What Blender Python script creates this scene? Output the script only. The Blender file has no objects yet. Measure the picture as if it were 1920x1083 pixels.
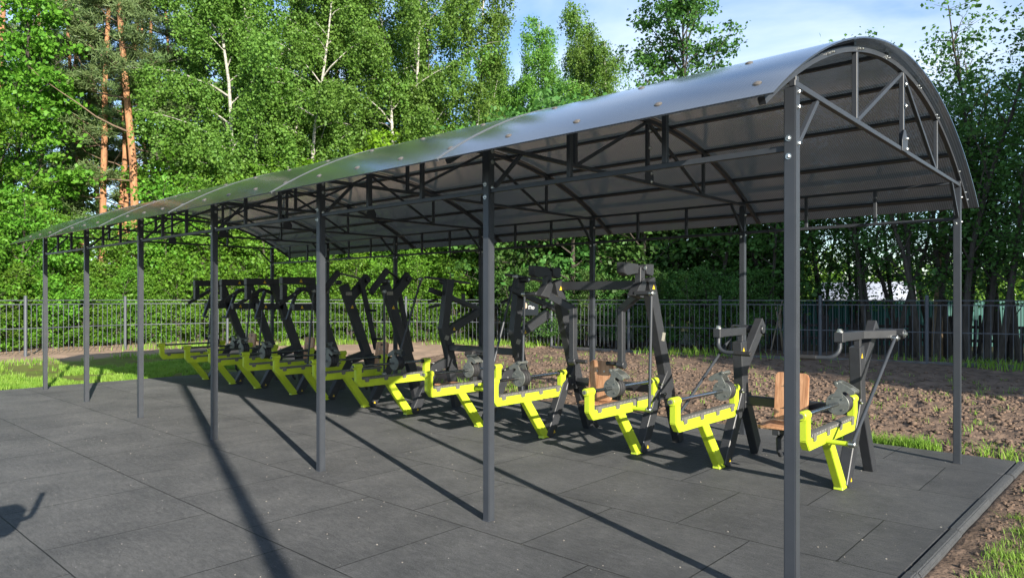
import bpy, bmesh, math, random
import numpy as np
from mathutils import Vector, Matrix, noise
R = math.radians
SC = bpy.context.scene
COL = SC.collection
random.seed(7)

# ------------------------------------------------------------------ camera
CX, CY, CH, YAW, FPX, HY = 1.30096, -3.52736, 1.55038, 2.30470, 1311.66, 559.27
cam = bpy.data.cameras.new('camera'); co = bpy.data.objects.new('camera', cam); COL.objects.link(co)
cam.sensor_width = 36; cam.lens = 36*FPX/1920; cam.shift_y = (HY-541.5)/1920
cam.clip_end = 2000; cam.clip_start = .05
co.location = (CX, CY, CH); co.rotation_euler = (R(90), 0, YAW-R(90))
SC.camera = co
FW = Vector((math.cos(YAW), math.sin(YAW), 0)); RT = Vector((math.sin(YAW), -math.cos(YAW), 0))
def at(px, Z, z=0.0):
    """ground point Z metres deep in the view, under column px of the photograph"""
    p = Vector((CX, CY, 0)) + FW*Z + RT*((px-960)/FPX*Z); p.z = z
    return p

# ------------------------------------------------------------------ light
SUN_AZ = math.atan2(-.338, .941); SUN_EL = R(19.5)
sun = bpy.data.lights.new('sun', 'SUN'); so = bpy.data.objects.new('sun', sun); COL.objects.link(so)
sun.energy = 5.0; sun.angle = R(.5); sun.color = (1, .925, .80)
sd = Vector((math.cos(SUN_AZ)*math.cos(SUN_EL), math.sin(SUN_AZ)*math.cos(SUN_EL), math.sin(SUN_EL)))
so.rotation_euler = sd.to_track_quat('Z', 'Y').to_euler(); so.location = sd*50
W = bpy.data.worlds.new('World'); SC.world = W; W.use_nodes = True
nt = W.node_tree; nt.nodes.clear()
def N(nt, t, **k):
    n = nt.nodes.new(t)
    for a, b in k.items(): setattr(n, a, b)
    return n
sky = N(nt, 'ShaderNodeTexSky', sky_type='NISHITA'); sky.sun_disc = False
sky.sun_elevation = SUN_EL; sky.sun_rotation = R(90)-SUN_AZ; sky.altitude = 100; sky.air_density = 1.0; sky.dust_density = .3; sky.ozone_density = 3.0
bg = N(nt, 'ShaderNodeBackground'); bg.inputs[1].default_value = .122
wo = N(nt, 'ShaderNodeOutputWorld')
tc = N(nt, 'ShaderNodeTexCoord'); mp = N(nt, 'ShaderNodeMapping'); mp.inputs['Scale'].default_value = (1, 1, 2.6)
mp.inputs['Location'].default_value = (.37, .2, .1)
nz = N(nt, 'ShaderNodeTexNoise'); nz.inputs['Scale'].default_value = 2.1; nz.inputs['Detail'].default_value = 7; nz.inputs['Roughness'].default_value = .52; nz.inputs['Distortion'].default_value = .35
cr = N(nt, 'ShaderNodeValToRGB'); cr.color_ramp.elements[0].position = .45; cr.color_ramp.elements[1].position = .70
mx = N(nt, 'ShaderNodeMixRGB'); mx.inputs[2].default_value = (4.1, 4.7, 5.6, 1)
L = nt.links.new
L(tc.outputs['Generated'], mp.inputs[0]); L(mp.outputs[0], nz.inputs['Vector']); L(nz.outputs[0], cr.inputs[0])
L(cr.outputs[0], mx.inputs[0]); L(sky.outputs[0], mx.inputs[1]); L(mx.outputs[0], bg.inputs[0]); L(bg.outputs[0], wo.inputs[0])
SC.view_settings.view_transform = 'Standard'; SC.view_settings.look = 'None'
SC.view_settings.exposure = 1.1; SC.view_settings.gamma = 1
SC.cycles.max_bounces = 8; SC.cycles.transparent_max_bounces = 12

# ------------------------------------------------------------------ materials
def mat(name, col, rough=.5, metal=0, spec=.5, var=None, vscale=6., bump=0, bscale=60., rvar=0, coat=0, stretch=None, detail=5.):
    m = bpy.data.materials.new(name); m.use_nodes = True; t = m.node_tree; l = t.links.new
    b = t.nodes['Principled BSDF']
    b.inputs['Base Color'].default_value = (*col, 1); b.inputs['Roughness'].default_value = rough; b.inputs['Metallic'].default_value = metal
    b.inputs['Specular IOR Level'].default_value = spec; b.inputs['Coat Weight'].default_value = coat
    tc = N(t, 'ShaderNodeTexCoord'); src = tc.outputs['Object']
    if stretch:
        mp = N(t, 'ShaderNodeMapping'); mp.inputs['Scale'].default_value = stretch; l(src, mp.inputs[0]); src = mp.outputs[0]
    if var:
        n = N(t, 'ShaderNodeTexNoise'); n.inputs['Scale'].default_value = vscale; n.inputs['Detail'].default_value = detail; n.inputs['Roughness'].default_value = .62
        l(src, n.inputs['Vector'])
        r = N(t, 'ShaderNodeValToRGB'); r.color_ramp.elements[0].position = .3; r.color_ramp.elements[1].position = .7
        r.color_ramp.elements[0].color = (*var, 1); r.color_ramp.elements[1].color = (*col, 1)
        l(n.outputs[0], r.inputs[0]); l(r.outputs[0], b.inputs['Base Color'])
        if rvar:
            mr = N(t, 'ShaderNodeMapRange'); mr.inputs[3].default_value = rough-rvar; mr.inputs[4].default_value = rough+rvar
            l(n.outputs[0], mr.inputs[0]); l(mr.outputs[0], b.inputs['Roughness'])
    if bump:
        n2 = N(t, 'ShaderNodeTexNoise'); n2.inputs['Scale'].default_value = bscale; n2.inputs['Detail'].default_value = 4
        bp = N(t, 'ShaderNodeBump'); bp.inputs['Strength'].default_value = bump; bp.inputs['Distance'].default_value = .02
        l(src, n2.inputs['Vector']); l(n2.outputs[0], bp.inputs['Height']); l(bp.outputs[0], b.inputs['Normal'])
    return m
M = {}
M['graphite'] = mat('graphite_paint', (.040, .045, .054), .46, spec=.5, var=(.033, .038, .046), vscale=9, bump=.05, bscale=240, rvar=.06)
M['black'] = mat('black_powder_paint', (.034, .036, .041), .40, spec=.5, var=(.027, .029, .033), vscale=12, bump=.06, bscale=320, rvar=.06)
M['lime'] = mat('lime_paint', (.47, .59, .028), .40, spec=.5, var=(.40, .51, .03), vscale=14, bump=.03, bscale=260, rvar=.06)
M['chrome'] = mat('bar_steel', (.50, .51, .52), .22, metal=1, var=(.38, .39, .40), vscale=20, rvar=.08)
M['zinc'] = mat('zinc', (.62, .63, .62), .34, metal=1, var=(.48, .49, .48), vscale=40)
M['steel'] = mat('plate_steel', (.185, .195, .18), .45, metal=.4, var=(.13, .14, .13), vscale=25, rvar=.08)
M['racksteel'] = mat('rack_steel', (.20, .195, .18), .5, metal=.3, var=(.13, .125, .115), vscale=30)
M['rubber'] = mat('black_rubber', (.018, .018, .019), .6, var=(.026, .026, .028), vscale=30, bump=.15, bscale=200)
M['sticker'] = mat('sticker_yellow', (.75, .50, .02), .5)
M['plate'] = mat('rating_plate', (.42, .40, .34), .4, metal=.3, var=(.2, .19, .16), vscale=70)
M['white'] = mat('white_letter', (.8, .8, .8), .5)
M['fence'] = mat('fence_paint', (.085, .093, .11), .45, var=(.07, .078, .09), vscale=5)
M['screw'] = mat('screw_cap', (.13, .115, .10), .35, var=(.07, .06, .05), vscale=60)
M['alu'] = mat('joint_profile', (.10, .107, .115), .28, spec=.6)
M['teal'] = mat('teal_sheet', (.012, .10, .085), .5, var=(.010, .08, .07), vscale=2)
M['oldwood'] = mat('weathered_board', (.06, .05, .044), .85, var=(.028, .023, .02), vscale=5, stretch=(6, 6, 1), bump=.3)
M['paleboard'] = mat('pale_plank', (.50, .40, .29), .75, var=(.38, .29, .20), vscale=5, stretch=(5, 5, 1))
M['render'] = mat('pale_roofing', (.40, .42, .48), .8, var=(.32, .34, .40), vscale=1)
M['redroof'] = mat('red_roof', (.36, .13, .07), .7, var=(.28, .1, .05), vscale=3)
M['concrete'] = mat('concrete', (.15, .145, .135), .9, var=(.09, .085, .08), vscale=6, bump=.2)

M['signdark'] = mat('sign_panel', (.010, .014, .018), .75, spec=.15)
M['concrete_chip'] = mat('pale_grit', (.42, .39, .34), .9, var=(.30, .26, .22), vscale=40)
def wood():
    m = mat('varnished_wood', (.47, .21, .095), .42, spec=.4)
    t = m.node_tree; l = t.links.new; b = t.nodes['Principled BSDF']
    tc = N(t, 'ShaderNodeTexCoord'); mp = N(t, 'ShaderNodeMapping'); mp.inputs['Scale'].default_value = (1, 1, .12)
    n = N(t, 'ShaderNodeTexNoise'); n.inputs['Scale'].default_value = 38; n.inputs['Detail'].default_value = 6; n.inputs['Distortion'].default_value = 1.2
    r = N(t, 'ShaderNodeValToRGB'); r.color_ramp.elements[0].position = .33; r.color_ramp.elements[1].position = .68
    r.color_ramp.elements[0].color = (.34, .155, .075, 1); r.color_ramp.elements[1].color = (.60, .335, .19, 1)
    l(tc.outputs['Object'], mp.inputs[0]); l(mp.outputs[0], n.inputs['Vector']); l(n.outputs[0], r.inputs[0]); l(r.outputs[0], b.inputs['Base Color'])
    return m
M['wood'] = wood()

def leafmat(name, a, b_, trans=.38, vs=3.):
    m = bpy.data.materials.new(name); m.use_nodes = True; t = m.node_tree; l = t.links.new
    p = t.nodes['Principled BSDF']; p.inputs['Roughness'].default_value = .55; p.inputs['Specular IOR Level'].default_value = .35
    tc = N(t, 'ShaderNodeTexCoord'); n = N(t, 'ShaderNodeTexNoise'); n.inputs['Scale'].default_value = vs; n.inputs['Detail'].default_value = 8; n.inputs['Roughness'].default_value = .8
    l(tc.outputs['Object'], n.inputs['Vector'])
    r = N(t, 'ShaderNodeValToRGB'); r.color_ramp.elements[0].position = .33; r.color_ramp.elements[1].position = .67
    r.color_ramp.elements[0].color = (*a, 1); r.color_ramp.elements[1].color = (*b_, 1)
    l(n.outputs[0], r.inputs[0])
    oi = N(t, 'ShaderNodeObjectInfo'); hs = N(t, 'ShaderNodeHueSaturation')
    mr = N(t, 'ShaderNodeMapRange'); mr.inputs[3].default_value = .488; mr.inputs[4].default_value = .516
    mv = N(t, 'ShaderNodeMapRange'); mv.inputs[3].default_value = .78; mv.inputs[4].default_value = 1.25
    l(oi.outputs['Random'], mr.inputs[0]); l(oi.outputs['Random'], mv.inputs[0]); l(mr.outputs[0], hs.inputs['Hue']); l(mv.outputs[0], hs.inputs['Value']); l(r.outputs[0], hs.inputs['Color'])
    l(hs.outputs[0], p.inputs['Base Color'])
    tr = N(t, 'ShaderNodeBsdfTranslucent'); l(hs.outputs[0], tr.inputs[0])
    ms = N(t, 'ShaderNodeMixShader'); ms.inputs[0].default_value = trans
    l(p.outputs[0], ms.inputs[1]); l(tr.outputs[0], ms.inputs[2]); l(ms.outputs[0], t.nodes['Material Output'].inputs[0])
    return m
M['birchleaf'] = leafmat('birch_leaf', (.048, .15, .018), (.215, .37, .062))
M['mapleleaf'] = leafmat('maple_leaf', (.045, .155, .012), (.20, .38, .038))
M['limeleaf'] = leafmat('ash_leaf', (.11, .27, .012), (.25, .42, .025))
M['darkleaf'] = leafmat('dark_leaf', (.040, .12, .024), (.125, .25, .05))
M['needle'] = leafmat('pine_needle', (.075, .145, .050), (.18, .25, .085), .2)
M['grassblade'] = leafmat('grass_blade', (.115, .245, .02), (.29, .41, .065), .35, 1.6)
M['birchbark'] = mat('birch_bark', (.56, .54, .48), .75, var=(.17, .155, .13), vscale=7, stretch=(1, 1, 2.2), bump=.2, detail=8)
M['pinebark'] = mat('pine_bark', (.47, .225, .10), .8, var=(.22, .11, .06), vscale=9, stretch=(1, 1, .5), bump=.6, bscale=30, detail=8)
M['bark'] = mat('grey_bark', (.085, .07, .056), .85, var=(.045, .038, .03), vscale=9, stretch=(1, 1, .4), bump=.4, bscale=40)
M['deadwood'] = mat('pine_limb', (.24, .165, .11), .85, var=(.12, .085, .06), vscale=6)
M['palebark'] = mat('pale_bark', (.40, .29, .17), .8, var=(.17, .12, .08), vscale=8, stretch=(1, 1, .7), bump=.4, bscale=40)

def sheetmat():
    m = bpy.data.materials.new('bronze_polycarbonate'); m.use_nodes = True; t = m.node_tree; l = t.links.new
    p = t.nodes['Principled BSDF']; p.inputs['Base Color'].default_value = (.085, .092, .102, 1); p.inputs['Roughness'].default_value = .16; p.inputs['Specular IOR Level'].default_value = .1
    tc = N(t, 'ShaderNodeTexCoord'); wv = N(t, 'ShaderNodeTexWave', wave_type='BANDS', bands_direction='X'); wv.inputs['Scale'].default_value = 16; wv.inputs['Distortion'].default_value = 0
    l(tc.outputs['Object'], wv.inputs['Vector'])
    n = N(t, 'ShaderNodeTexNoise'); n.inputs['Scale'].default_value = 2.2; n.inputs['Detail'].default_value = 6; l(tc.outputs['Object'], n.inputs['Vector'])
    mr = N(t, 'ShaderNodeMapRange'); mr.inputs[3].default_value = .05; mr.inputs[4].default_value = .14; l(n.outputs[0], mr.inputs[0]); l(mr.outputs[0], p.inputs['Roughness'])
    bp = N(t, 'ShaderNodeBump'); bp.inputs['Strength'].default_value = .028; bp.inputs['Distance'].default_value = .006; l(wv.outputs[0], bp.inputs['Height']); l(bp.outputs[0], p.inputs['Normal'])
    rc = N(t, 'ShaderNodeValToRGB'); rc.color_ramp.elements[0].color = (.15, .158, .162, 1); rc.color_ramp.elements[1].color = (.35, .365, .37, 1); l(wv.outputs[0], rc.inputs[0])
    tr = N(t, 'ShaderNodeBsdfTranslucent'); l(rc.outputs[0], tr.inputs[0])
    tp = N(t, 'ShaderNodeBsdfTransparent'); tp.inputs[0].default_value = (.55, .58, .58, 1)
    a = N(t, 'ShaderNodeMixShader'); a.inputs[0].default_value = .42; l(p.outputs[0], a.inputs[1]); l(tr.outputs[0], a.inputs[2])
    b = N(t, 'ShaderNodeMixShader'); b.inputs[0].default_value = .24; l(a.outputs[0], b.inputs[1]); l(tp.outputs[0], b.inputs[2])
    gl = N(t, 'ShaderNodeBsdfGlossy'); gl.inputs['Roughness'].default_value = .15; gl.inputs[0].default_value = (.95, .97, 1, 1); l(bp.outputs[0], gl.inputs['Normal'])
    fr = N(t, 'ShaderNodeFresnel'); fr.inputs[0].default_value = 1.55
    f = N(t, 'ShaderNodeMixShader'); ge = N(t, 'ShaderNodeNewGeometry'); iv = N(t, 'ShaderNodeMath', operation='SUBTRACT'); iv.inputs[0].default_value = 1; l(ge.outputs['Backfacing'], iv.inputs[1])
    fm = N(t, 'ShaderNodeMath', operation='MULTIPLY'); l(fr.outputs[0], fm.inputs[0]); l(iv.outputs[0], fm.inputs[1]); l(fm.outputs[0], f.inputs[0]); l(b.outputs[0], f.inputs[1]); l(gl.outputs[0], f.inputs[2])
    l(f.outputs[0], t.nodes['Material Output'].inputs[0])
    return m
M['sheet'] = sheetmat()

def pavingmat():
    """black crumb-rubber tiles, half-bond, dusty"""
    m = bpy.data.materials.new('rubber_tiles'); m.use_nodes = True; t = m.node_tree; l = t.links.new
    p = t.nodes['Principled BSDF']; p.inputs['Roughness'].default_value = .7; p.inputs['Specular IOR Level'].default_value = .25; p.inputs['Diffuse Roughness'].default_value = 1.0
    tc = N(t, 'ShaderNodeTexCoord'); mp = N(t, 'ShaderNodeMapping'); mp.inputs['Location'].default_value = (.04+1.05*40, .2+1.03*40, 0)
    dn = N(t, 'ShaderNodeTexNoise'); dn.inputs['Scale'].default_value = 2.5; dn.inputs['Detail'].default_value = 3
    dv = N(t, 'ShaderNodeVectorMath', operation='MULTIPLY_ADD'); dv.inputs[1].default_value = (.012, .012, 0); 
    l(tc.outputs['Object'], dn.inputs['Vector']); l(dn.outputs['Color'], dv.inputs[0]); l(tc.outputs['Object'], dv.inputs[2]); l(dv.outputs[0], mp.inputs[0])
    br = N(t, 'ShaderNodeTexBrick'); br.offset = .5; br.offset_frequency = 2
    for k, v in dict(zip(('Scale', 'Mortar Size', 'Mortar Smooth', 'Bias', 'Brick Width', 'Row Height'), (1, .0045, .3, 0, 1.05, 1.03))).items(): br.inputs[k].default_value = v
    br.inputs[1].default_value = (1, 1, 1, 1); br.inputs[2].default_value = (.86, .86, .86, 1); br.inputs[3].default_value = (.22, .22, .22, 1)
    l(mp.outputs[0], br.inputs['Vector'])
    def nz(s, d, st=None, ro=.6):
        n = N(t, 'ShaderNodeTexNoise'); n.inputs['Scale'].default_value = s; n.inputs['Detail'].default_value = d; n.inputs['Roughness'].default_value = ro
        if st:
            q = N(t, 'ShaderNodeMapping'); q.inputs['Scale'].default_value = st; q.inputs['Rotation'].default_value = (0, 0, .25); l(tc.outputs['Object'], q.inputs[0]); l(q.outputs[0], n.inputs['Vector'])
        else: l(tc.outputs['Object'], n.inputs['Vector'])
        return n
    n1 = nz(1.3, 10, ro=.74); n2 = nz(110, 5, ro=.8); n3 = nz(11, 14, (1, 3.2, 1), .86); n4 = nz(38, 2)
    r1 = N(t, 'ShaderNodeValToRGB'); r1.color_ramp.elements[0].position = .28; r1.color_ramp.elements[1].position = .74
    r1.color_ramp.elements[0].color = (.036, .038, .041, 1); r1.color_ramp.elements[1].color = (.082, .084, .086, 1); l(n1.outputs[0], r1.inputs[0])
    r3 = N(t, 'ShaderNodeValToRGB'); r3.color_ramp.elements[0].position = .35; r3.color_ramp.elements[1].position = .72; r3.color_ramp.elements[0].color = (.58, .58, .59, 1); r3.color_ramp.elements[1].color = (1.5, 1.48, 1.44, 1); l(n3.outputs[0], r3.inputs[0])
    r2 = N(t, 'ShaderNodeValToRGB'); r2.color_ramp.elements[0].position = .3; r2.color_ramp.elements[1].position = .75; r2.color_ramp.elements[0].color = (.45, .45, .45, 1); r2.color_ramp.elements[1].color = (1.65, 1.65, 1.65, 1); l(n2.outputs[0], r2.inputs[0])
    r4 = N(t, 'ShaderNodeValToRGB'); r4.color_ramp.elements[0].position = .735; r4.color_ramp.elements[1].position = .765; r4.color_ramp.elements[0].color = (0, 0, 0, 1); r4.color_ramp.elements[1].color = (.8, .8, .8, 1); l(n4.outputs[0], r4.inputs[0])
    def mul(a, b):
        x = N(t, 'ShaderNodeMixRGB', blend_type='MULTIPLY'); x.inputs[0].default_value = 1; l(a, x.inputs[1]); l(b, x.inputs[2]); return x.outputs[0]
    c = mul(mul(mul(r1.outputs[0], r3.outputs[0]), r2.outputs[0]), br.outputs[0])
    dm = N(t, 'ShaderNodeMixRGB'); dm.inputs[2].default_value = (.34, .33, .31, 1); l(r4.outputs[0], dm.inputs[0]); l(c, dm.inputs[1])
    l(dm.outputs[0], p.inputs['Base Color'])
    hs = N(t, 'ShaderNodeMath', operation='MULTIPLY_ADD'); hs.inputs[1].default_value = -1.5
    l(br.outputs['Fac'], hs.inputs[0]); l(n2.outputs[0], hs.inputs[2])
    bp = N(t, 'ShaderNodeBump'); bp.inputs['Strength'].default_value = .8; bp.inputs['Distance'].default_value = .006; l(hs.outputs[0], bp.inputs['Height']); l(bp.outputs[0], p.inputs['Normal'])
    return m
M['paving'] = pavingmat()
M['kerb'] = mat('rubber_kerb', (.066, .069, .072), .8, var=(.040, .042, .045), vscale=30, bump=.5, bscale=120)
M['soil'] = mat('soil', (.225, .157, .114), .95, spec=.15, var=(.085, .060, .044), vscale=3.5, bump=.9, bscale=28, detail=9)
M['clod'] = mat('soil_clod', (.215, .150, .110), .95, spec=.15, var=(.082, .058, .043), vscale=9, bump=.6, bscale=60)
M['litter'] = mat('forest_floor', (.07, .075, .03), .95, spec=.1, var=(.035, .03, .018), vscale=2.2, bump=.5, bscale=12, detail=8)
M['turf'] = mat('turf_soil', (.13, .20, .03), .95, spec=.1, var=(.13, .10, .05), vscale=1.6, bump=.5, bscale=40, detail=8)

# ------------------------------------------------------------------ mesh helpers
def set_smooth(me, ang=35):
    me.polygons.foreach_set('use_smooth', [True]*len(me.polygons))
    try: me.set_sharp_from_angle(angle=R(ang))
    except Exception: pass
class MB:
    """collects bevelled pieces into one mesh"""
    def __init__(s): s.v = []; s.f = []
    def add_bm(s, bm):
        o = len(s.v); bm.verts.index_update()
        s.v += [tuple(v.co) for v in bm.verts]; s.f += [[o+v.index for v in f.verts] for f in bm.faces]; bm.free()
    def raw(s, vs, fs):
        o = len(s.v); s.v += [tuple(v) for v in vs]; s.f += [[o+i for i in f] for f in fs]
    def prism(s, poly, axis, a, b, bev=.004, seg=1):
        """poly: 2-D outline extruded along axis ('x': poly in y,z  'y': x,z  'z': x,y)"""
        P = {'x': lambda p, t: (t, p[0], p[1]), 'y': lambda p, t: (p[0], t, p[1]), 'z': lambda p, t: (p[0], p[1], t)}[axis]
        bm = bmesh.new(); lo = [bm.verts.new(P(p, a)) for p in poly]; hi = [bm.verts.new(P(p, b)) for p in poly]
        n = len(poly); bm.faces.new(lo); bm.faces.new(hi[::-1])
        for i in range(n): bm.faces.new((lo[i], hi[i], hi[(i+1) % n], lo[(i+1) % n]))
        bmesh.ops.recalc_face_normals(bm, faces=bm.faces)
        if bev:
            es = [e for e in bm.edges if len(e.link_faces) == 2 and e.calc_face_angle(0) > .3]
            bmesh.ops.bevel(bm, geom=es, offset=bev, segments=seg, affect='EDGES', clamp_overlap=True)
        s.add_bm(bm)
    def box(s, c, d, bev=.004, seg=1):
        x, y, z = c; a, b = d[0]/2, d[1]/2
        s.prism([(x-a, y-b), (x+a, y-b), (x+a, y+b), (x-a, y+b)], 'z', z-d[2]/2, z+d[2]/2, bev, seg)
    def bar(s, p, q, w, h=None, up=(0, 0, 1), bev=.004):
        """square tube from p to q: w across, h in the up direction"""
        h = h or w; p = Vector(p); q = Vector(q); d = q-p; ln = d.length; d.normalize(); u = Vector(up)
        if abs(d.dot(u)) > .98: u = Vector((0, 1, 0)) if abs(d.y) < .9 else Vector((1, 0, 0))
        sx = d.cross(u).normalized(); uu = sx.cross(d).normalized()
        bm = bmesh.new(); vs = []
        for k in (0, ln):
            for a, b in ((-1, -1), (1, -1), (1, 1), (-1, 1)): vs.append(bm.verts.new(p+d*k+sx*(a*w/2)+uu*(b*h/2)))
        bm.faces.new(vs[:4][::-1]); bm.faces.new(vs[4:])
        for i in range(4): bm.faces.new((vs[i], vs[(i+1) % 4], vs[4+(i+1) % 4], vs[4+i]))
        bmesh.ops.recalc_face_normals(bm, faces=bm.faces)
        if bev: bmesh.ops.bevel(bm, geom=bm.edges[:], offset=bev, segments=1, affect='EDGES', clamp_overlap=True)
        s.add_bm(bm)
    def tube(s, pts, r, n=12, cap=True):
        pts = [Vector(p) for p in pts]; rr = r if isinstance(r, (list, tuple)) else [r]*len(pts)
        rings = []; ref = None
        for i, p in enumerate(pts):
            d = (pts[min(i+1, len(pts)-1)]-pts[max(i-1, 0)]).normalized()
            if ref is None:
                ref = Vector((0, 0, 1)) if abs(d.z) < .9 else Vector((1, 0, 0))
            a = (ref-d*ref.dot(d)).normalized(); ref = a; b = d.cross(a)
            rings.append([p+a*(rr[i]*math.cos(2*math.pi*k/n))+b*(rr[i]*math.sin(2*math.pi*k/n)) for k in range(n)])
        o = len(s.v)
        for g in rings: s.v += [tuple(v) for v in g]
        for i in range(len(pts)-1):
            for k in range(n): s.f.append([o+i*n+k, o+i*n+(k+1) % n, o+(i+1)*n+(k+1) % n, o+(i+1)*n+k])
        if cap:
            s.f.append([o+k for k in range(n)][::-1]); s.f.append([o+(len(pts)-1)*n+k for k in range(n)])
    def cyl(s, p, q, r, n=16, bev=.0):
        p = Vector(p); q = Vector(q)
        if bev:
            d = (q-p).normalized()*bev; s.tube([p, p+d, q-d, q], [r-bev, r, r, r-bev], n)
        else: s.tube([p, q], r, n)
    def mesh(s, name, m, smooth=True):
        me = bpy.data.meshes.new(name); me.from_pydata(s.v, [], s.f); me.materials.append(m)
        if smooth: set_smooth(me)
        me.update(); return me
    def build(s, name, m, parent=None, loc=None, smooth=True): return link(name, s.mesh(name, m, smooth), parent, loc)
def link(name, me, parent=None, loc=None, rot=None):
    o = bpy.data.objects.new(name, me); COL.objects.link(o)
    if parent is not None: o.parent = parent
    if loc is not None: o.location = loc
    if rot is not None: o.rotation_euler = rot
    return o
def tag(o, label=None, cat=None, group=None, kind=None):
    for k, v in (('label', label), ('category', cat), ('group', group), ('kind', kind)):
        if v: o[k] = v
    return o
def empty(name, loc, label, cat, group=None, rz=0):
    o = bpy.data.objects.new(name, None); COL.objects.link(o); o.location = loc; o.rotation_euler.z = rz; o.empty_display_size = .1
    return tag(o, label, cat, group)
def np_mesh(name, V, F, m, smooth=False):
    """V (n,3) float, F (k,3|4) int"""
    me = bpy.data.meshes.new(name); n = F.shape[1]
    me.vertices.add(len(V)); me.vertices.foreach_set('co', V.astype(np.float32).ravel())
    me.loops.add(F.size); me.loops.foreach_set('vertex_index', F.astype(np.int32).ravel())
    me.polygons.add(len(F)); me.polygons.foreach_set('loop_start', np.arange(0, F.size, n, dtype=np.int32))
    me.polygons.foreach_set('loop_total', np.full(len(F), n, dtype=np.int32))
    me.materials.append(m); me.update(calc_edges=True); me.validate()
    if smooth: me.polygons.foreach_set('use_smooth', [True]*len(me.polygons))
    return me

# ------------------------------------------------------------------ ground
def vnoise(X, Y, s, seed):
    rs = np.random.RandomState(seed); G = rs.rand(256, 256)
    x = X*s; y = Y*s; i = np.floor(x).astype(int); j = np.floor(y).astype(int); fx = x-i; fy = y-j
    fx = fx*fx*(3-2*fx); fy = fy*fy*(3-2*fy)
    g = lambda a, b: G[a % 256, b % 256]
    return (g(i, j)*(1-fx)+g(i+1, j)*fx)*(1-fy)+(g(i, j+1)*(1-fx)+g(i+1, j+1)*fx)*fy-.5
def edge_x(y): return .405-.030*(4.66-y)
def soil_h(X, Y):
    h = .10*vnoise(X, Y, .35, 1)+.06*vnoise(X, Y, 1.7, 2)+.045*vnoise(X, Y, 4.5, 3)+.038*vnoise(X, Y, 10, 4)+.02*vnoise(X, Y, 23, 5)
    # level with the paving along its edges
    d = np.maximum(np.maximum(X-edge_x(Y)-.06, -13.06-X), Y-4.66); k = np.clip(d/.8, 0, 1)
    return -.075+.045*np.clip((d+.03)/.05, 0, 1)+h*(.30*np.clip(d/.15, .1, 1)+.70*k)
def patch(x0, x1, y0, y1, s):
    nx = int((x1-x0)/s)+1; ny = int((y1-y0)/s)+1
    X, Y = np.meshgrid(np.linspace(x0, x1, nx), np.linspace(y0, y1, ny), indexing='ij')
    V = np.stack([X, Y, soil_h(X, Y)], -1).reshape(-1, 3)
    i, j = np.meshgrid(np.arange(nx-1), np.arange(ny-1), indexing='ij'); a = (i*ny+j).ravel()
    return V, np.stack([a, a+ny, a+ny+1, a+1], -1)
def patches(name, L_, m):
    Vs, Fs, o = [], [], 0
    for p in L_:
        V, F = patch(*p); Vs.append(V); Fs.append(F+o); o += len(V)
    return tag(link(name, np_mesh(name, np.concatenate(Vs), np.concatenate(Fs), m, True)), kind='structure')
patches('soil', [(-13.06, 5, 4.66, 9, .035), (-13.06, 6, 9, 18, .07), (.12, 5, -5, 4.66, .032)], M['soil'])
def lawnmat():
    m = M['turf']; t = m.node_tree; l = t.links.new; b = t.nodes['Principled BSDF']
    # bare pinkish earth in a strip along the fence, turf nearer the paving
    tc = N(t, 'ShaderNodeTexCoord'); sp = N(t, 'ShaderNodeSeparateXYZ'); l(tc.outputs['Object'], sp.inputs[0])
    n = N(t, 'ShaderNodeTexNoise'); n.inputs['Scale'].default_value = .9; n.inputs['Detail'].default_value = 6; l(tc.outputs['Object'], n.inputs['Vector'])
    a = N(t, 'ShaderNodeMath', operation='MULTIPLY_ADD'); a.inputs[1].default_value = 2.4; l(n.outputs[0], a.inputs[0])
    y5 = N(t, 'ShaderNodeMath', operation='MULTIPLY_ADD'); y5.inputs[1].default_value = -3.0; y5.inputs[2].default_value = 15.5; l(sp.outputs[1], y5.inputs[0])
    y6 = N(t, 'ShaderNodeMath', operation='MINIMUM'); y6.inputs[1].default_value = 0; l(y5.outputs[0], y6.inputs[0])
    y7 = N(t, 'ShaderNodeMath', operation='ADD'); l(y6.outputs[0], y7.inputs[0]); l(sp.outputs[0], y7.inputs[1]); l(y7.outputs[0], a.inputs[2])
    mr = N(t, 'ShaderNodeMapRange'); mr.inputs[1].default_value = -18.1; mr.inputs[2].default_value = -17.2; l(a.outputs[0], mr.inputs[0])
    old = b.inputs['Base Color'].links[0].from_socket
    mx = N(t, 'ShaderNodeMixRGB'); mx.inputs[1].default_value = (.33, .235, .17, 1); l(mr.outputs[0], mx.inputs[0]); l(old, mx.inputs[2]); l(mx.outputs[0], b.inputs['Base Color'])
lawnmat()
patches('lawn', [(-26, -13.06, -8, 18, .12)], M['turf'])
g = MB(); g.raw([(-900, -900, -.22), (900, -900, -.22), (900, 900, -.22), (-900, 900, -.22)], [[0, 1, 2, 3]])
tag(g.build('ground', M['litter'], smooth=False), kind='structure')
g = MB(); g.prism([(-13.06, -9), (edge_x(-9), -9), (.405, 4.66), (-13.06, 4.66)], 'z', -.06, 0, .006)
tag(g.build('rubber_paving', M['paving']), kind='structure')
g = MB()
rk = random.Random(3); y = -9.0
while y < 4.6:
    y2 = min(y+.98+rk.random()*.04, 4.66); j = rk.uniform(-.004, .004); zt = .004+rk.uniform(-.003, .004)
    q = MB(); q.prism([(.009+j, -.12), (.009+j, zt), (.058+j, zt), (.078+j, -.012), (.082+j, -.12)], 'y', y+.003, y2-.003, .006, 2)
    g.raw([(v[0]+edge_x(v[1]), v[1], v[2]) for v in q.v], q.f); y = y2
tag(g.build('rubber_kerb', M['kerb']), kind='structure')
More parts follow.
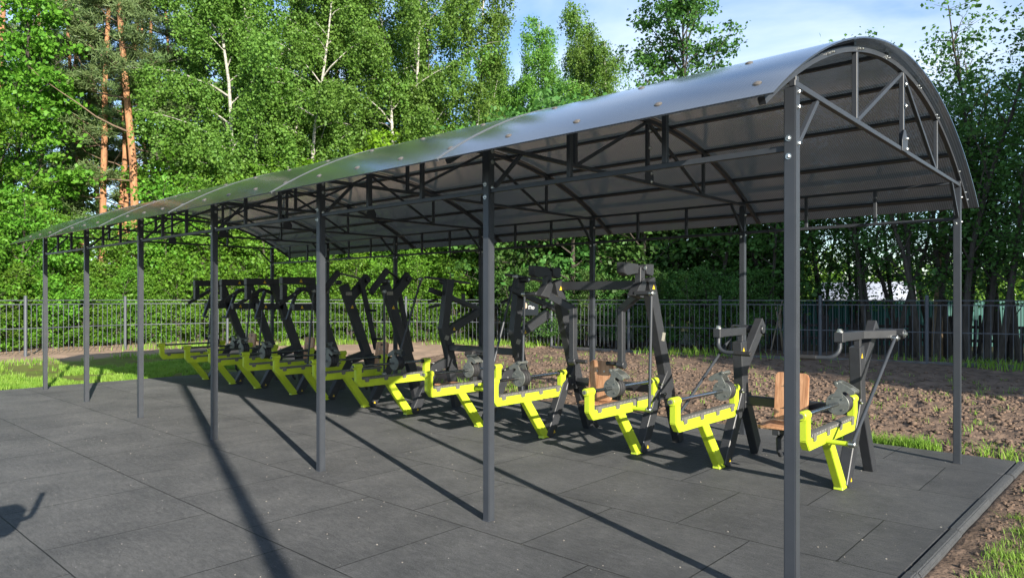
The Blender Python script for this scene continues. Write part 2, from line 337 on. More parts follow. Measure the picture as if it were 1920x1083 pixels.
# clods of earth
rs = np.random.RandomState(5)
bm = bmesh.new(); bmesh.ops.create_icosphere(bm, subdivisions=1, radius=1); bv = np.array([v.co[:] for v in bm.verts]); bf = np.array([[v.index for v in f.verts] for f in bm.faces]); bm.free()
def clods(n, xr, yr, smin, smax):
    X = rs.uniform(*xr, n); Y = rs.uniform(*yr, n); S = smin+(smax-smin)*rs.rand(n)**3.2
    V = bv[None]*(1+.45*(rs.rand(n, len(bv), 1)-.5))*S[:, None, None]*(.7+.6*rs.rand(n, 1, 3))*np.array([1, 1, .75])
    V[:, :, 0] += X[:, None]; V[:, :, 1] += Y[:, None]; V[:, :, 2] += (soil_h(X, Y)+S*.15)[:, None]
    return V.reshape(-1, 3), (bf[None]+(np.arange(n)*len(bv))[:, None, None]).reshape(-1, 3)
CL = [clods(15000, (-9, 3), (4.75, 10.5), .006, .042), clods(3500, (-13, 3), (9, 14), .010, .05), clods(8000, (.50, 2.4), (-1, 4.7), .003, .022)]
Vs, Fs, o = [], [], 0
for V, F in CL: Vs.append(V); Fs.append(F+o); o += len(V)
tag(link('soil_clods', np_mesh('soil_clods', np.concatenate(Vs), np.concatenate(Fs), M['clod'])), 'loose brown clods of turned earth beside the black paving', 'soil clods', kind='stuff')
n_ = 750; X_ = rs.uniform(-9, .38, n_); Y_ = rs.uniform(-2.5, 4.6, n_); S_ = .0014+.004*rs.rand(n_)**4
V_ = bv[None]*(1+.5*(rs.rand(n_, len(bv), 1)-.5))*S_[:, None, None]*np.array([1.2, 1, .6]); V_[:, :, 0] += X_[:, None]; V_[:, :, 1] += Y_[:, None]; V_[:, :, 2] += (S_*.4)[:, None]
tag(link('paving_grit', np_mesh('paving_grit', V_.reshape(-1, 3), (bf[None]+(np.arange(n_)*len(bv))[:, None, None]).reshape(-1, 3), M['concrete_chip'])), 'pale grit scattered over the black rubber paving', 'grit', kind='stuff')
# grass: bent tapered blades
def blades(P, h, w, lean=.5):
    n = len(P); az = rs.rand(n)*6.283; H = h*(.55+.7*rs.rand(n)); d = np.stack([np.cos(az), np.sin(az), 0*az], -1); s = np.stack([-np.sin(az), np.cos(az), 0*az], -1)
    ln = (lean*(.2+rs.rand(n)))[:, None]; Wd = (w*(.7+.6*rs.rand(n)))[:, None]/2; up = np.array([0, 0, 1.])
    a = P-s*Wd; b = P+s*Wd; mid = P+up*H[:, None]*.6+d*ln*H[:, None]*.3
    c = mid+s*Wd*.75; e = mid-s*Wd*.75; tp = P+up*H[:, None]+d*ln*H[:, None]*.95
    V = np.stack([a, b, c, e, tp], 1).reshape(-1, 3); i = np.arange(n)[:, None]*5
    F = np.concatenate([i+np.array([[0, 1, 2]]), i+np.array([[0, 2, 3]]), i+np.array([[3, 2, 4]])])
    return V, F
def scatter(n, xr, yr, thr, s, seed):
    X = rs.uniform(*xr, n); Y = rs.uniform(*yr, n); k = vnoise(X, Y, s, seed)+.5*vnoise(X, Y, s*3, seed+1) > thr
    X = X[k]; Y = Y[k]; return np.stack([X, Y, soil_h(X, Y)-.01], -1)
def tufts(c, n, r):
    c = np.repeat(c, n, 0); c = c+np.concatenate([rs.randn(len(c), 2)*r, np.zeros((len(c), 1))], -1); c[:, 2] = soil_h(c[:, 0], c[:, 1])-.01; return c
G = []
Pl = scatter(60000, (-17.3, -13.1), (-3, 4.6), -.03, 1.1, 11); G.append(blades(Pl, .095, .015))
Pl = scatter(6000, (-19, -16.6), (-3, 5), .15, .8, 12); G.append(blades(Pl, .12, .016))
Pl = scatter(1500, (-13, -4), (4.68, 5.6), -.1, 1.2, 14); G.append(blades(Pl, .16, .012))
Pl = tufts(np.stack([rs.uniform(-1.55, -.28, 170), 4.7+np.abs(rs.randn(170))*.13, np.zeros(170)], -1), 9, .035); G.append(blades(Pl, .13, .008, .9))
Pl = tufts(np.stack([rs.uniform(-13, 3, 420), rs.uniform(4.8, 13, 420), np.zeros(420)], -1), 7, .045); G.append(blades(Pl, .085, .010, 1.2))
Pl = tufts(np.stack([rs.uniform(-.2, 1.2, 26), rs.uniform(4.7, 5.3, 26), np.zeros(26)], -1), 8, .03); G.append(blades(Pl, .15, .01, 1.0))
Pt = scatter(3400, (.62, 2.6), (-.6, 4.4), -.03, 2.0, 16); Pl = tufts(Pt, 12, .035); G.append(blades(Pl, .06, .0042, .9))
FL = [(-22, 4.5), (-21.5, 7.5), (-19.75, 10.2), (-17.9, 12.2), (-15.6, 13.6), (-12.8, 14.0), (-9.9, 14.0), (-7.2, 14.3), (-4.85, 15.1), (-2.55, 15.6), (-.2, 16.1), (2.2, 16.6)]
FL = np.array(FL, float); k_ = rs.randint(0, len(FL)-1, 5200); tt_ = rs.rand(5200, 1); Pq = FL[k_]*(1-tt_)+FL[k_+1]*tt_+rs.randn(5200, 2)*np.array([.25, .42])
kk = vnoise(Pq[:, 0], Pq[:, 1], .8, 19) > -.08; Pq = Pq[kk]; Pl = np.concatenate([Pq, soil_h(Pq[:, 0], Pq[:, 1])[:, None]-.02], 1); G.append(blades(Pl, .22, .026, .8))
Vs, Fs, o = [], [], 0
for V, F in G: Vs.append(V); Fs.append(F+o); o += len(V)
tag(link('grass', np_mesh('grass', np.concatenate(Vs), np.concatenate(Fs), M['grassblade'])), 'bright green grass at the edge of the soil and paving', 'grass', kind='stuff')

# ------------------------------------------------------------------ canopy
WD = 4.1855; YC = WD/2; NB = 6; BAY = 2.1
RA = 4.585; ZC = 3.185-RA
def arc(y, r=RA): return ZC+math.sqrt(r*r-(y-YC)**2)
canopy = empty('canopy', (-6.3, YC, 0), 'long open sided canopy with barrel vaulted smoked polycarbonate roof on dark grey posts', 'canopy')
CO = Vector((-6.3, YC, 0))
def cp(name, mb, m, parent=canopy, off=None, smooth=True):
    o = mb.build(name, m, parent, smooth=smooth)
    if parent is canopy: o.location = -CO
    return o
def arcpts(r, y0, y1, n, x): 
    a0 = math.asin((y0-YC)/RA); a1 = math.asin((y1-YC)/RA)
    return [(x, YC+r*math.sin(a0+(a1-a0)*i/n), ZC+r*math.cos(a0+(a1-a0)*i/n)) for i in range(n+1)]
def arcsolid(mb, r0, r1, y0, y1, n, x0, x1):
    o = len(mb.v); A = []
    for r, x in ((r0, x0), (r1, x0), (r1, x1), (r0, x1)): A.append(arcpts(r, y0, y1, n, x))
    for i in range(n+1): mb.v += [A[k][i] for k in range(4)]
    for i in range(n):
        for k in range(4): mb.f.append([o+i*4+k, o+i*4+(k+1) % 4, o+i*4+4+(k+1) % 4, o+i*4+4+k])
    mb.f.append([o, o+1, o+2, o+3][::-1]); mb.f.append([o+n*4+k for k in range(4)])
def hexbolt(p, axis, r=.0105, h=.009):
    b = MB(); p = Vector(p); a = Vector(axis)
    b.tube([p, p+a*.0025], r*1.45, 14); b.tube([p+a*.0025, p+a*h, p+a*(h+.003)], [r, r, r*.7], 6); b.tube([p+a*(h+.003), p+a*(h+.009)], r*.5, 8)
    return b
BOLT = {}
def bolt(parent, p, axis, r=.0105):
    k = (tuple(axis), r)
    if k not in BOLT: BOLT[k] = hexbolt((0, 0, 0), axis, r).mesh('bolt', M['zinc'])
    return link('bolt', BOLT[k], parent, p)
pm = MB(); pm.box((0, 0, 1.3), (.06, .06, 2.6), .0045, 2); pm.box((0, 0, .003), (.068, .068, .006), .002); POST = pm.mesh('post', M['graphite'])
for i in range(NB+1):
    x = -BAY*i
    for yy, far in ((0, 0), (WD, 1)):
        p = link('post', POST, canopy, Vector((x, yy, 0))-CO)
        s = -1 if not far else -1
        for z in (2.345, 2.255): bolt(p, (-.006, -.03, z), (0, -1, 0))
        for z in ((2.575, 2.50, 2.32) if not far else (2.5, 2.27)): bolt(p, (.03, .004 if not far else -.004, z), (1, 0, 0))
    # arch truss
    t = MB(); t.bar((x+.012, -.03, 2.615), (x+.012, WD+.03, 2.615), .03, .03, bev=.002)
    arcsolid(t, RA-.017, RA+.017, -.40, WD+.40, 44, x-.005, x+.029)
    tr = cp('arch_truss', t, M['graphite']); tb = Vector((x+.012, 0, 0))
    zc = 2.63
    for yy in (.99, WD-.99):
        b = MB(); b.bar((x+.012, yy, zc), (x+.012, yy, arc(yy)-.016), .03, .03, up=(0, 1, 0), bev=.002); b.build('vertical', M['graphite'], tr)
    for dx in (-1,):
        b = MB(); b.bar((x+.012, YC, zc), (x+.012, YC, arc(YC)-.016), .030, .036, up=(0, 1, 0), bev=.002)
        b.prism([(YC-.02, zc+.13), (YC+.02, zc+.13), (YC+.075, zc+.05), (YC+.075, zc-.03), (YC-.075, zc-.03), (YC-.075, zc+.05)], 'x', x+.028, x+.034, .001); b.build('king_post', M['graphite'], tr)
    for y0, y1 in ((1.02, YC-.02), (WD-1.02, YC+.02)):
        b = MB(); b.bar((x+.012, y0, zc), (x+.012, y1, arc(y1)-.02), .026, .026, up=(1, 0, 0), bev=.002); b.build('diagonal', M['graphite'], tr)
    for y0, y1 in ((.03, .33), (WD-.03, WD-.33)):
        b = MB(); b.bar((x+.008, y0, 2.31), (x+.008, y1, 2.602), .026, .026, up=(1, 0, 0), bev=.002); b.build('knee_brace', M['graphite'], tr)
    if i < 3:
        for yy, z in ((YC+.03, zc+.07), (YC+.03, zc-.005), (YC-.0, zc+.30), (YC, arc(YC)-.10)): bolt(tr, (x+.034, yy, z), (1, 0, 0), .012)
        if i == 0:
            for yy in (.45, .52, 1.0, 1.06, 1.6, 1.66, 2.5, 2.56, WD-1.06, WD-1.0, WD-.1, WD+.2, WD+.3): bolt(tr, (x+.029, yy, arc(yy)), (1, 0, 0), .008)
# side trusses
for yy in (0, WD):
    for i in range(NB):
        x0 = -BAY*i-.03; x1 = -BAY*(i+1)+.03
        t = MB(); t.bar((x0, yy, 2.30), (x1, yy, 2.30), .025, .03, bev=.002); tr = cp('side_truss', t, M['graphite'])
        for f in (1/3, 2/3):
            xx = x0+(x1-x0)*f; b = MB(); b.bar((xx, yy, 2.314), (xx, yy, arc(yy)-.05), .03, .03, up=(0, 1, 0), bev=.002); b.build('upright', M['graphite'], tr)
# purlins (the outer ones are the eaves rails)
NP = 8; PY = [-.30, .32, .97, 1.68, WD-1.68, WD-.97, WD-.32, WD+.30]
for yy in PY:
    a = math.asin((yy-YC)/RA); nrm = Vector((0, math.sin(a), math.cos(a)))
    c = Vector((0, YC, ZC))+nrm*(RA+.030)
    t = MB(); t.bar((.022, c.y, c.z), (-12.622, c.y, c.z), .045, .024, up=nrm, bev=.002); cp('purlin', t, M['graphite'])
# a rail on top of the posts under the eaves
for yy in (0, WD):
    t = MB(); t.bar((.028, yy, 2.64), (-12.63, yy, 2.64), .04, .026, bev=.002); cp('top_rail', t, M['graphite'])
# roof sheets
b = MB(); b.tube([(0, 0, -.001), (0, 0, .003), (0, 0, .007), (0, 0, .010)], [.022, .022, .016, .006], 14); SCREW = b.mesh('roof_screw', M['screw'])
RS = RA+.043
for i in range(NB):
    xa = -BAY*i+(.10 if i == 0 else -.006); xb = -BAY*(i+1)-(.10 if i == NB-1 else -.006)
    t = MB(); arcsolid(t, RS, RS+.009, -.46, WD+.46, 56, xb, xa); sh = cp('roof_sheet', t, M['sheet'])
    for row, cnt in ((0, 4), (1, 3), (5, 3), (6, 3), (7, 3)):
        for k in range(cnt):
            xx = -BAY*i-.02-BAY/cnt*(k+.04) if cnt == 4 else -BAY*i-BAY/3*(k+.5)
            a = math.asin((PY[row]-YC)/RA)
            o = link('roof_screw', SCREW, sh, (xx, YC+(RS+.009)*math.sin(a), ZC+(RS+.009)*math.cos(a)), (-a, 0, 0))
for i in range(1, NB):
    t = MB(); arcsolid(t, RS-.003, RS+.013, -.465, WD+.465, 56, -BAY*i-.017, -BAY*i+.017); cp('joint_strip', t, M['alu'])

# ------------------------------------------------------------------ strength machines
def beam(mb, pts, w, dx, x=0, bev=.006):
    """box beam through (y,z) points, w across, dx thick in x, mitred"""
    n = len(pts); Lf, Rf = [], []
    P = [Vector(p) for p in pts]
    for i in range(n):
        d0 = (P[i]-P[i-1]).normalized() if i else None; d1 = (P[i+1]-P[i]).normalized() if i < n-1 else None
        d = ((d0 or d1)+(d1 or d0)).normalized(); nn = Vector((-d.y, d.x)); c = nn.dot(Vector((-(d1 or d0).y, (d1 or d0).x)))
        k = w/2/max(c, .5); Lf.append(P[i]+nn*k); Rf.append(P[i]-nn*k)
    mb.prism([tuple(v) for v in Lf+Rf[::-1]], 'x', x-dx/2, x+dx/2, bev)
CACHE = {}
def lever_meshes():
    if 'lever' in CACHE: return CACHE['lever']
    b = MB(); T = .031
    b.prism([(1.645, .515), (1.705, .44), (2.83, .44), (2.855, .465), (2.855, .70), (2.765, .70), (2.765, .535), (1.735, .528), (1.725, .54), (1.725, .70), (1.645, .70)], 'x', -T, T, .006, 2)
    b.cyl((0, 1.615, .700), (0, 1.738, .700), .036, 20, .005); b.cyl((0, 2.755, .700), (0, 2.872, .700), .036, 20, .005)
    b.prism([(2.115, .445), (2.235, .445), (2.545, .05), (2.545, .03), (2.43, .03)], 'x', -T, T, .005, 2)
    b.prism([(2.435, .004), (2.548, .004), (2.548, .034), (2.44, .034)], 'x', -.036, .036, .003)
    lever = b.mesh('weight_lever', M['lime'])
    b = MB(); b.prism([(1.735, .5295), (2.762, .5365), (2.762, .548), (1.735, .541)], 'x', -.033, .033, .002)
    for k in range(18):
        y = 1.755+k*.0565; z = .5405+(y-1.735)*.0068; b.prism([(y, z), (y+.048, z), (y+.046, z+.016), (y+.002, z+.016)], 'x', -.032, .032, .002)
    for k in range(4):
        y = 1.77+k*.30
        for q in (-1, 1): b.prism([(y, .507), (y+.012, .498), (y+.05, .498), (y+.062, .507), (y+.062, .555), (y, .555)], 'x', q*.0335, q*.038, .001)
    rack = b.mesh('toothed_rack', M['racksteel'])
    b = MB(); b.cyl((0, 1.60, .700), (0, 2.76, .700), .0165, 16); bar_ = b.mesh('slide_bar', M['chrome'])
    b = MB(); b.cyl((0, 0, 0), (0, .045, 0), .026, 14, .005); stop = b.mesh('rubber_stop', M['rubber'])
    b = MB()
    for k in range(3): b.cyl((0, .012+k*.036, 0), (0, .046+k*.036, 0), .088, 28, .005)
    disc = b.mesh('weight_disc', M['rubber'])
    plates = []
    for q in (1, -1):
        b = MB(); b.cyl((0, 0, 0), (0, .010, 0), .090, 28, .002)
        for a in (45, 135, 225, 315):
            b.tube([(.06*math.cos(R(a)), -.007, .06*math.sin(R(a))), (.06*math.cos(R(a)), .0, .06*math.sin(R(a)))], .008, 6)
        hook = [(-.045, .055), (.04, .055), (.035, .098), (.06, .105), (.10, .078), (.128, .088), (.132, .112), (.075, .150), (.005, .182), (-.02, .182), (-.032, .168), (-.025, .15), (.0, .13), (-.02, .095)]
        for y0, y1 in ((-.002, .0115), (.112, .120)): b.prism([(q*h_[0], h_[1]) for h_ in (hook if q > 0 else hook[::-1])], 'y', y0, y1, .001)
        b.prism([(q*.095, .092), (q*.12, .095), (q*.122, .108), (q*.085, .132)][::q], 'y', .0, .135, .002)
        b.cyl((-q*.008, -.012, .165), (-q*.008, .14, .165), .013, 12, .003)
        plates.append(b.mesh('selector_plate', M['steel']))
    b = MB(); b.tube([(0, 1.598, .70), (0, 1.616, .70)], .020, 6); cap = b.mesh('bar_bolt', M['steel'])
    CACHE['lever'] = (lever, rack, bar_, stop, disc, plates, cap); return CACHE['lever']
def sticker(parent, x, y, z, s, size=.032):
    b = MB(); b.prism([(y-size/2, z-size*.42), (y+size/2, z-size*.42), (y, z+size*.5)], 'x', x, x+s*.0015, 0); b.build('warning_sticker', M['sticker'], parent, smooth=False)
    c = MB(); c.prism([(y-size*.07, z-size*.2), (y+size*.07, z-size*.2), (y, z+size*.2)], 'x', x+s*.0016, x+s*.0022, 0); c.build('warning_mark', M['rubber'], parent, smooth=False)
def stand_mesh(kind):
    b = MB(); D = .09
    if kind == 'press':
        beam(b, [(2.575, 0), (2.93, .60), (2.985, .70)], .125, D); beam(b, [(3.345, 0), (3.02, .62)], .115, D-.006); beam(b, [(2.99, .52), (2.93, 1.14)], .125, D+.004)
        beam(b, [(2.965, .86), (3.43, 1.315)], .115, D-.01)
    elif kind == 'pulldown':
        beam(b, [(2.555, 0), (2.84, .54), (3.02, .66)], .125, D); beam(b, [(3.335, 0), (3.09, .62)], .115, D-.006); beam(b, [(3.12, .53), (2.70, 1.75)], .13, D+.004)
        b.prism([(2.83, .50), (3.06, .50), (3.13, .70), (3.02, .80), (2.90, .66)], 'x', -.052, .052, .006)
    elif kind == 'row':
        beam(b, [(2.575, 0), (2.93, .58), (3.2, .66)], .125, D); beam(b, [(3.38, 0), (3.24, .64)], .115, D-.006); beam(b, [(3.31, .52), (3.13, 1.13), (3.23, 1.80)], .135, D+.004)
        beam(b, [(3.16, 1.07), (3.80, 1.345)], .115, D-.01)
    elif kind == 'overhead':
        beam(b, [(2.575, 0), (2.93, .58), (3.25, .66)], .125, D); beam(b, [(3.46, 0), (3.33, .52), (2.83, 1.76)], .14, D+.004); beam(b, [(2.91, 1.50), (3.29, 1.90)], .135, D-.006)
    else:
        beam(b, [(2.575, 0), (2.93, .58), (3.2, .66)], .125, D); beam(b, [(3.40, 0), (3.27, .62), (2.80, 1.80)], .14, D+.004)
        b.prism([(2.27, 1.78), (2.88, 1.78), (2.88, 1.895), (2.27, 1.895)], 'x', -.05, .05, .006)
        b.prism([(2.275, 1.53), (2.36, 1.56), (2.36, 1.776), (2.275, 1.776)], 'x', -.044, .044, .006)
        b.prism([(2.48, 1.355), (2.96, 1.355), (2.96, 1.465), (2.48, 1.465)], 'x', -.047, .047, .006)
    return b.mesh('stand', M['black'])
def machine(kind, cx, h, label, wy, lettering=False):
    root = empty('strength_machine', (cx, 2.6, 0), label, 'exercise machine', 'strength machines in a row under the canopy')
    O = Vector((0, -2.6, 0))
    lm = lever_meshes()
    if kind not in CACHE: CACHE[kind] = stand_mesh(kind)
    def part(name, mb, m, parent=None):
        o = mb.build(name, m, parent or root)
        if parent is None: o.location = O
        return o
    for s, w in ((1, wy[0]), (-1, wy[1])):
        X = s*h
        st = link('stand', CACHE[kind], root, O+Vector((X, 0, 0)))
        for z, y in ((.06, 2.62),): sticker(st, .0475, y, z, 1, .036)
        for y, z in ((2.90, .66), (2.95, .56)): bolt(st, (.0475, y, z), (1, 0, 0), .011)
        le = link('weight_lever', lm[0], root, O+Vector((X, 0, 0)))
        link('toothed_rack', lm[1], le); link('slide_bar', lm[2], le); link('rubber_stop', lm[3], le, (0, 2.715, .7)); link('rubber_stop', lm[3], le, (0, 1.737, .7)).scale = (.9, .35, .9); link('bar_bolt', lm[6], le)
        ds = link('weight_disc', lm[4], le, (0, w, .700)); link('selector_plate', lm[5][0 if s > 0 else 1], le, (0, w, .700))
        ds.rotation_euler.y = 0
        py, pz = {'press': (2.06, .46), 'pulldown': (2.37, .475), 'row': (2.40, .47), 'overhead': (2.66, .475), 'frame': (2.62, .475)}[kind]
        b = MB(); b.cyl((s*.028, py, pz), (s*.19, py, pz), .019, 14, .003); b.build('lever_peg', M['lime'], le)
        xr = X+s*.215
        top = {'press': (3.28, 1.205), 'pulldown': (2.41, 1.60), 'row': (2.90, 1.82), 'overhead': (2.66, 1.65), 'frame': (2.73, 1.67)}[kind]
        b = MB(); b.cyl((xr, py, pz), (xr, top[0], top[1]), .0145, 12); rod = part('push_rod', b, M['graphite'])
        for y, z in ((py, pz), top):
            b = MB(); b.cyl((xr-s*.026, y, z), (xr+s*.026, y, z), .026, 14, .004); b.tube([(xr+s*.026, y, z), (xr+s*.040, y, z)], .014, 6); b.build('rod_end', M['zinc'], rod)
        a = MB()
        if kind == 'press':
            a.bar((X, 2.46, 1.235), (X+s*.005, 3.03, 1.235), .062, .072); a.bar((X+s*.0, 3.015, 1.235), (X+s*.20, 3.32, 1.238), .058, .070)
            a.cyl((X-s*.06, 3.37, 1.24), (X+s*.27, 3.37, 1.24), .042, 20, .004); a.bar((X, 2.965, 1.13), (X, 2.965, 1.21), .05, .05, bev=.003)
            a.bar((X, 2.485, 1.195), (X, 2.485, 1.275), .07, .078, bev=.004)
            arm = part('lift_arm', a, M['black'])
            b = MB(); b.tube([(X+s*.27, 3.37, 1.24), (X+s*.278, 3.37, 1.24)], .032, 16); b.tube([(X+s*.278, 3.37, 1.24), (X+s*.292, 3.37, 1.24)], .015, 6); b.build('pivot_bolt', M['zinc'], arm)
            b = MB(); b.tube([(X, 2.485, 1.275), (X, 2.485, 1.285)], .030, 14); b.tube([(X, 2.485, 1.285), (X, 2.485, 1.302)], .019, 8); b.build('pivot_bolt', M['zinc'], arm)
            hp = [(X, 2.485, 1.21), (X, 2.483, 1.15)]+[(X-s*.10*(1-math.cos(t)), 2.48-.03*math.sin(t), 1.15-.085*math.sin(t)) for t in (.35, .7, 1.05, 1.35, 1.57)]+[(X-s*.18, 2.447, 1.063)]
            b = MB(); b.tube(hp, .0185, 14); hd = b.build('handle', M['graphite'], arm)
            b = MB(); b.cyl((X-s*.17, 2.448, 1.063), (X-s*.325, 2.44, 1.06), .0215, 14, .003); b.build('hand_grip', M['rubber'], arm)
        elif kind == 'pulldown':
            a.prism([(2.24, 1.80), (2.30, 1.775), (2.50, 1.80), (2.50, 1.895), (2.24, 1.905)], 'x', X-s*.03-.045, X-s*.03+.045, .006)
            a.prism([(2.60, 1.80), (2.72, 1.775), (2.745, 1.80), (2.745, 1.90), (2.60, 1.895)], 'x', X+.0-.045, X+.045, .006)
            a.cyl((X-.02, 2.42, 1.853), (X-.02, 2.66, 1.853), .034, 18, .004)
            a.bar((X, 2.55, 1.86), (X, 2.54, 1.60), .07, .085); a.prism([(2.38, 1.58), (2.54, 1.55), (2.60, 1.70), (2.55, 1.76)], 'x', X-.05, X+.05, .005); a.cyl((X+s*.03, 2.41, 1.60), (X+s*.20, 2.41, 1.60), .024, 14, .003)
            a.bar((X, 2.545, 1.60), (X-s*.29, 2.655, 1.435), .06, .075); a.bar((X-s*.285, 2.65, 1.46), (X-s*.285, 2.65, .845), .062, .066, up=(0, 1, 0))
            a.cyl((X-s*.285-.045, 2.65, .86), (X-s*.285+.045, 2.65, .86), .042, 18, .004)
            arm = part('lift_arm', a, M['black'])
            b = MB(); b.tube([(X+s*.045, 2.55, 1.855), (X+s*.062, 2.55, 1.855)], .020, 12); b.build('pivot_bolt', M['zinc'], arm); b = MB(); b.tube([(X+s*.05, 2.55, 1.60), (X+s*.066, 2.55, 1.60)], .020, 12); b.build('pivot_bolt', M['zinc'], arm)
            b = MB(); b.cyl((X-s*.32, 2.65, .865), (X-s*.47, 2.65, .865), .0215, 14, .003); b.build('hand_grip', M['rubber'], arm)
            sticker(st, .0475, 2.735, 1.665, 1, .05)
            b = MB(); b.prism([(2.885, 1.115), (2.945, 1.105), (2.975, 1.19), (2.915, 1.20)], 'x', .048, .0495, 0); b.build('rating_plate', M['plate'], st)
        elif kind == 'row':
            a.bar((X+s*.09, 2.88, 1.845), (X+s*.09, 3.72, 1.775), .07, .03); beam(a, [(2.94, 1.675), (3.90, 1.40)], .07, .05, X+s*.082)
            a.cyl((X-.06, 3.22, 1.79), (X+.15*s, 3.22, 1.79), .04, 16, .004); a.bar((X+s*.09, 3.6, 1.42), (X+s*.09, 3.6, 1.62), .04, .05)
            arm = part('lift_arm', a, M['black'])
            b = MB(); b.cyl((X+s*.02, 2.86, 1.50), (X+s*.0, 3.02, 1.535), .018, 12, .003); b.build('hand_grip', M['rubber'], arm); b = MB(); b.cyl((X-s*.02, 2.85, 1.43), (X-s*.20, 2.85, 1.46), .021, 12, .003); b.build('hand_grip', M['rubber'], arm)
            b = MB(); b.tube([(X+s*.107, 3.22, 1.79), (X+s*.165, 3.22, 1.79)], .018, 10); b.build('pivot_bolt', M['zinc'], arm)
            sticker(st, .0475, 3.29, 1.12, 1, .05)
            b = MB(); b.prism([(3.10, .98), (3.17, .96), (3.20, 1.02), (3.13, 1.04)], 'x', .048, .0495, 0); b.build('rating_plate', M['plate'], st)
        elif kind == 'overhead':
            beam(a, [(2.51, 1.63), (2.81, 1.97)], .085, .05, X+s*.10); a.cyl((X-.05, 2.80, 1.80), (X+s*.13, 2.80, 1.80), .038, 16, .004)
            beam(a, [(3.10, 1.86), (3.40, .73)], .075, .05, X-s*.075); a.cyl((X-s*.10, 3.24, 1.84), (X+s*.08, 3.24, 1.84), .04, 16, .004)
            a.bar((X+s*.10, 2.81, 1.95), (X-s*.075, 3.12, 1.86), .03, .03)
            arm = part('lift_arm', a, M['black'])
            b = MB(); b.cyl((X-s*.1, 3.24, 1.36), (X-s*.28, 3.24, 1.36), .021, 12, .003); b.build('hand_grip', M['rubber'], arm); b = MB(); b.cyl((X-s*.1, 3.36, .90), (X-s*.26, 3.36, .90), .021, 12, .003); b.build('hand_grip', M['rubber'], arm)
            b = MB(); b.tube([(X+s*.13, 2.80, 1.80), (X+s*.148, 2.80, 1.80)], .018, 10); b.build('pivot_bolt', M['zinc'], arm)
            sticker(st, .0475, 2.96, 1.42, 1, .055)
            b = MB(); b.prism([(2.84, 1.60), (2.95, 1.60), (2.95, 1.65), (2.84, 1.65)], 'x', .048, .0495, 0); b.build('rating_plate', M['plate'], st)
        else:
            beam(a, [(2.20, 1.46), (2.62, 1.71)], .06, .045, X+s*.085); a.cyl((X-.05, 2.60, 1.70), (X+s*.13, 2.60, 1.70), .034, 16, .004)
            beam(a, [(2.62, 1.71), (2.95, 1.60)], .06, .045, X+s*.085); a.bar((X-s*.07, 2.6, 1.68), (X-s*.07, 2.42, 1.20), .045, .05)
            arm = part('lift_arm', a, M['black'])
            b = MB(); b.cyl((X-s*.07, 2.42, 1.21), (X-s*.24, 2.42, 1.21), .021, 12, .003); b.build('hand_grip', M['rubber'], arm)
            b = MB(); b.tube([(X+s*.108, 2.45, 1.61), (X+s*.12, 2.45, 1.61)], .018, 10); b.build('pivot_bolt', M['zinc'], arm)
            sticker(st, .0515, 2.60, 1.835, 1, .055); sticker(st, .0485, 2.62, 1.41, 1, .055)
        if kind == 'press': sticker(st, .0475, 2.92, 1.06, 1, .045)
    # middle: cross beams, seat, backrest
    cy, cz = {'press': (3.0, .575), 'pulldown': (3.06, .585), 'row': (3.22, .86), 'overhead': (3.30, .60), 'frame': (3.27, .60)}[kind]
    b = MB(); b.bar((-h+.045, cy, cz), (h-.045, cy, cz), .085, .085, bev=.005)
    for s in (-1, 1): b.prism([(cy-.07, cz-.07), (cy+.07, cz-.07), (cy+.07, cz+.07), (cy-.07, cz+.07)], 'x', s*(h-.058), s*(h-.047), .002)
    part('cross_beam', b, M['black'])
    if kind in ('pulldown',):
        b = MB(); b.bar((-h+.045, 2.79, 1.69), (h-.045, 2.79, 1.69), .08, .095, bev=.004); part('top_beam', b, M['black'])
    sy = cy-.17
    if kind != 'row':
        b = MB(); b.bar((0, cy, cz-.04), (0, cy-.06, .30), .07, .07, up=(0, 1, 0)); b.bar((0, cy-.03, .395), (0, cy-.52, .395), .06, .05)
        b.bar((0, cy-.075, cz-.02), (0, cy-(.30 if kind == 'pulldown' else .115), .85), .05, .03, up=(0, 1, 0)); b.tube([(.0, cy-.35, .38), (0, cy-.45, .33), (0, cy-.44, .22), (0, cy-.40, .18)], .022, 10)
        sup = part('seat_frame', b, M['black'])
        b = MB()
        W2, T = .165, .024; pl = []
        for cxx, cyy, a0 in ((W2-.04, .17-.04, 0), (-W2+.04, .17-.04, 90), (-W2+.04, -.17+.04, 180), (W2-.04, -.17+.04, 270)):
            pl += [(cxx+.04*math.cos(R(a0+t)), cyy+.04*math.sin(R(a0+t))) for t in (0, 30, 60, 90)]
        b.prism([(p[0], p[1]+cy-.36) for p in pl], 'z', .422, .422+T, .004, 2); part('seat', b, M['wood'])
        b = MB(); pl = []
        W2, H2 = .15, .215
        for cxx, czz, a0 in ((W2-.04, H2-.04, 0), (-W2+.04, H2-.04, 90), (-W2+.04, -H2+.04, 180), (W2-.04, -H2+.04, 270)):
            pl += [(cxx+.04*math.cos(R(a0+t)), czz+.04*math.sin(R(a0+t))) for t in (0, 30, 60, 90)]
        b.prism(pl, 'y', -.012, .012, .004, 2); bk = b.build('backrest', M['wood'], root); bk.location = O+Vector((0, cy-{'pulldown': .33, 'press': .15}.get(kind, .13), .665)); bk.rotation_euler.x = R(-6)
        for xx in (-.045, .045):
            for zz in (-.1, .1): bolt(bk, (xx, -.012, zz), (0, -1, 0), .007)
    else:
        b = MB(); b.bar((-.12, cy, cz), (-.12, cy-.05, .35), .06, .06, up=(0, 1, 0)); b.bar((0, cy-.05, .40), (0, cy-.6, .40), .06, .05)
        for s in (-1, 1): b.cyl((0, cy-.06, .80), (s*.22, cy-.06, .80), .018, 12)
        part('seat_frame', b, M['black'])
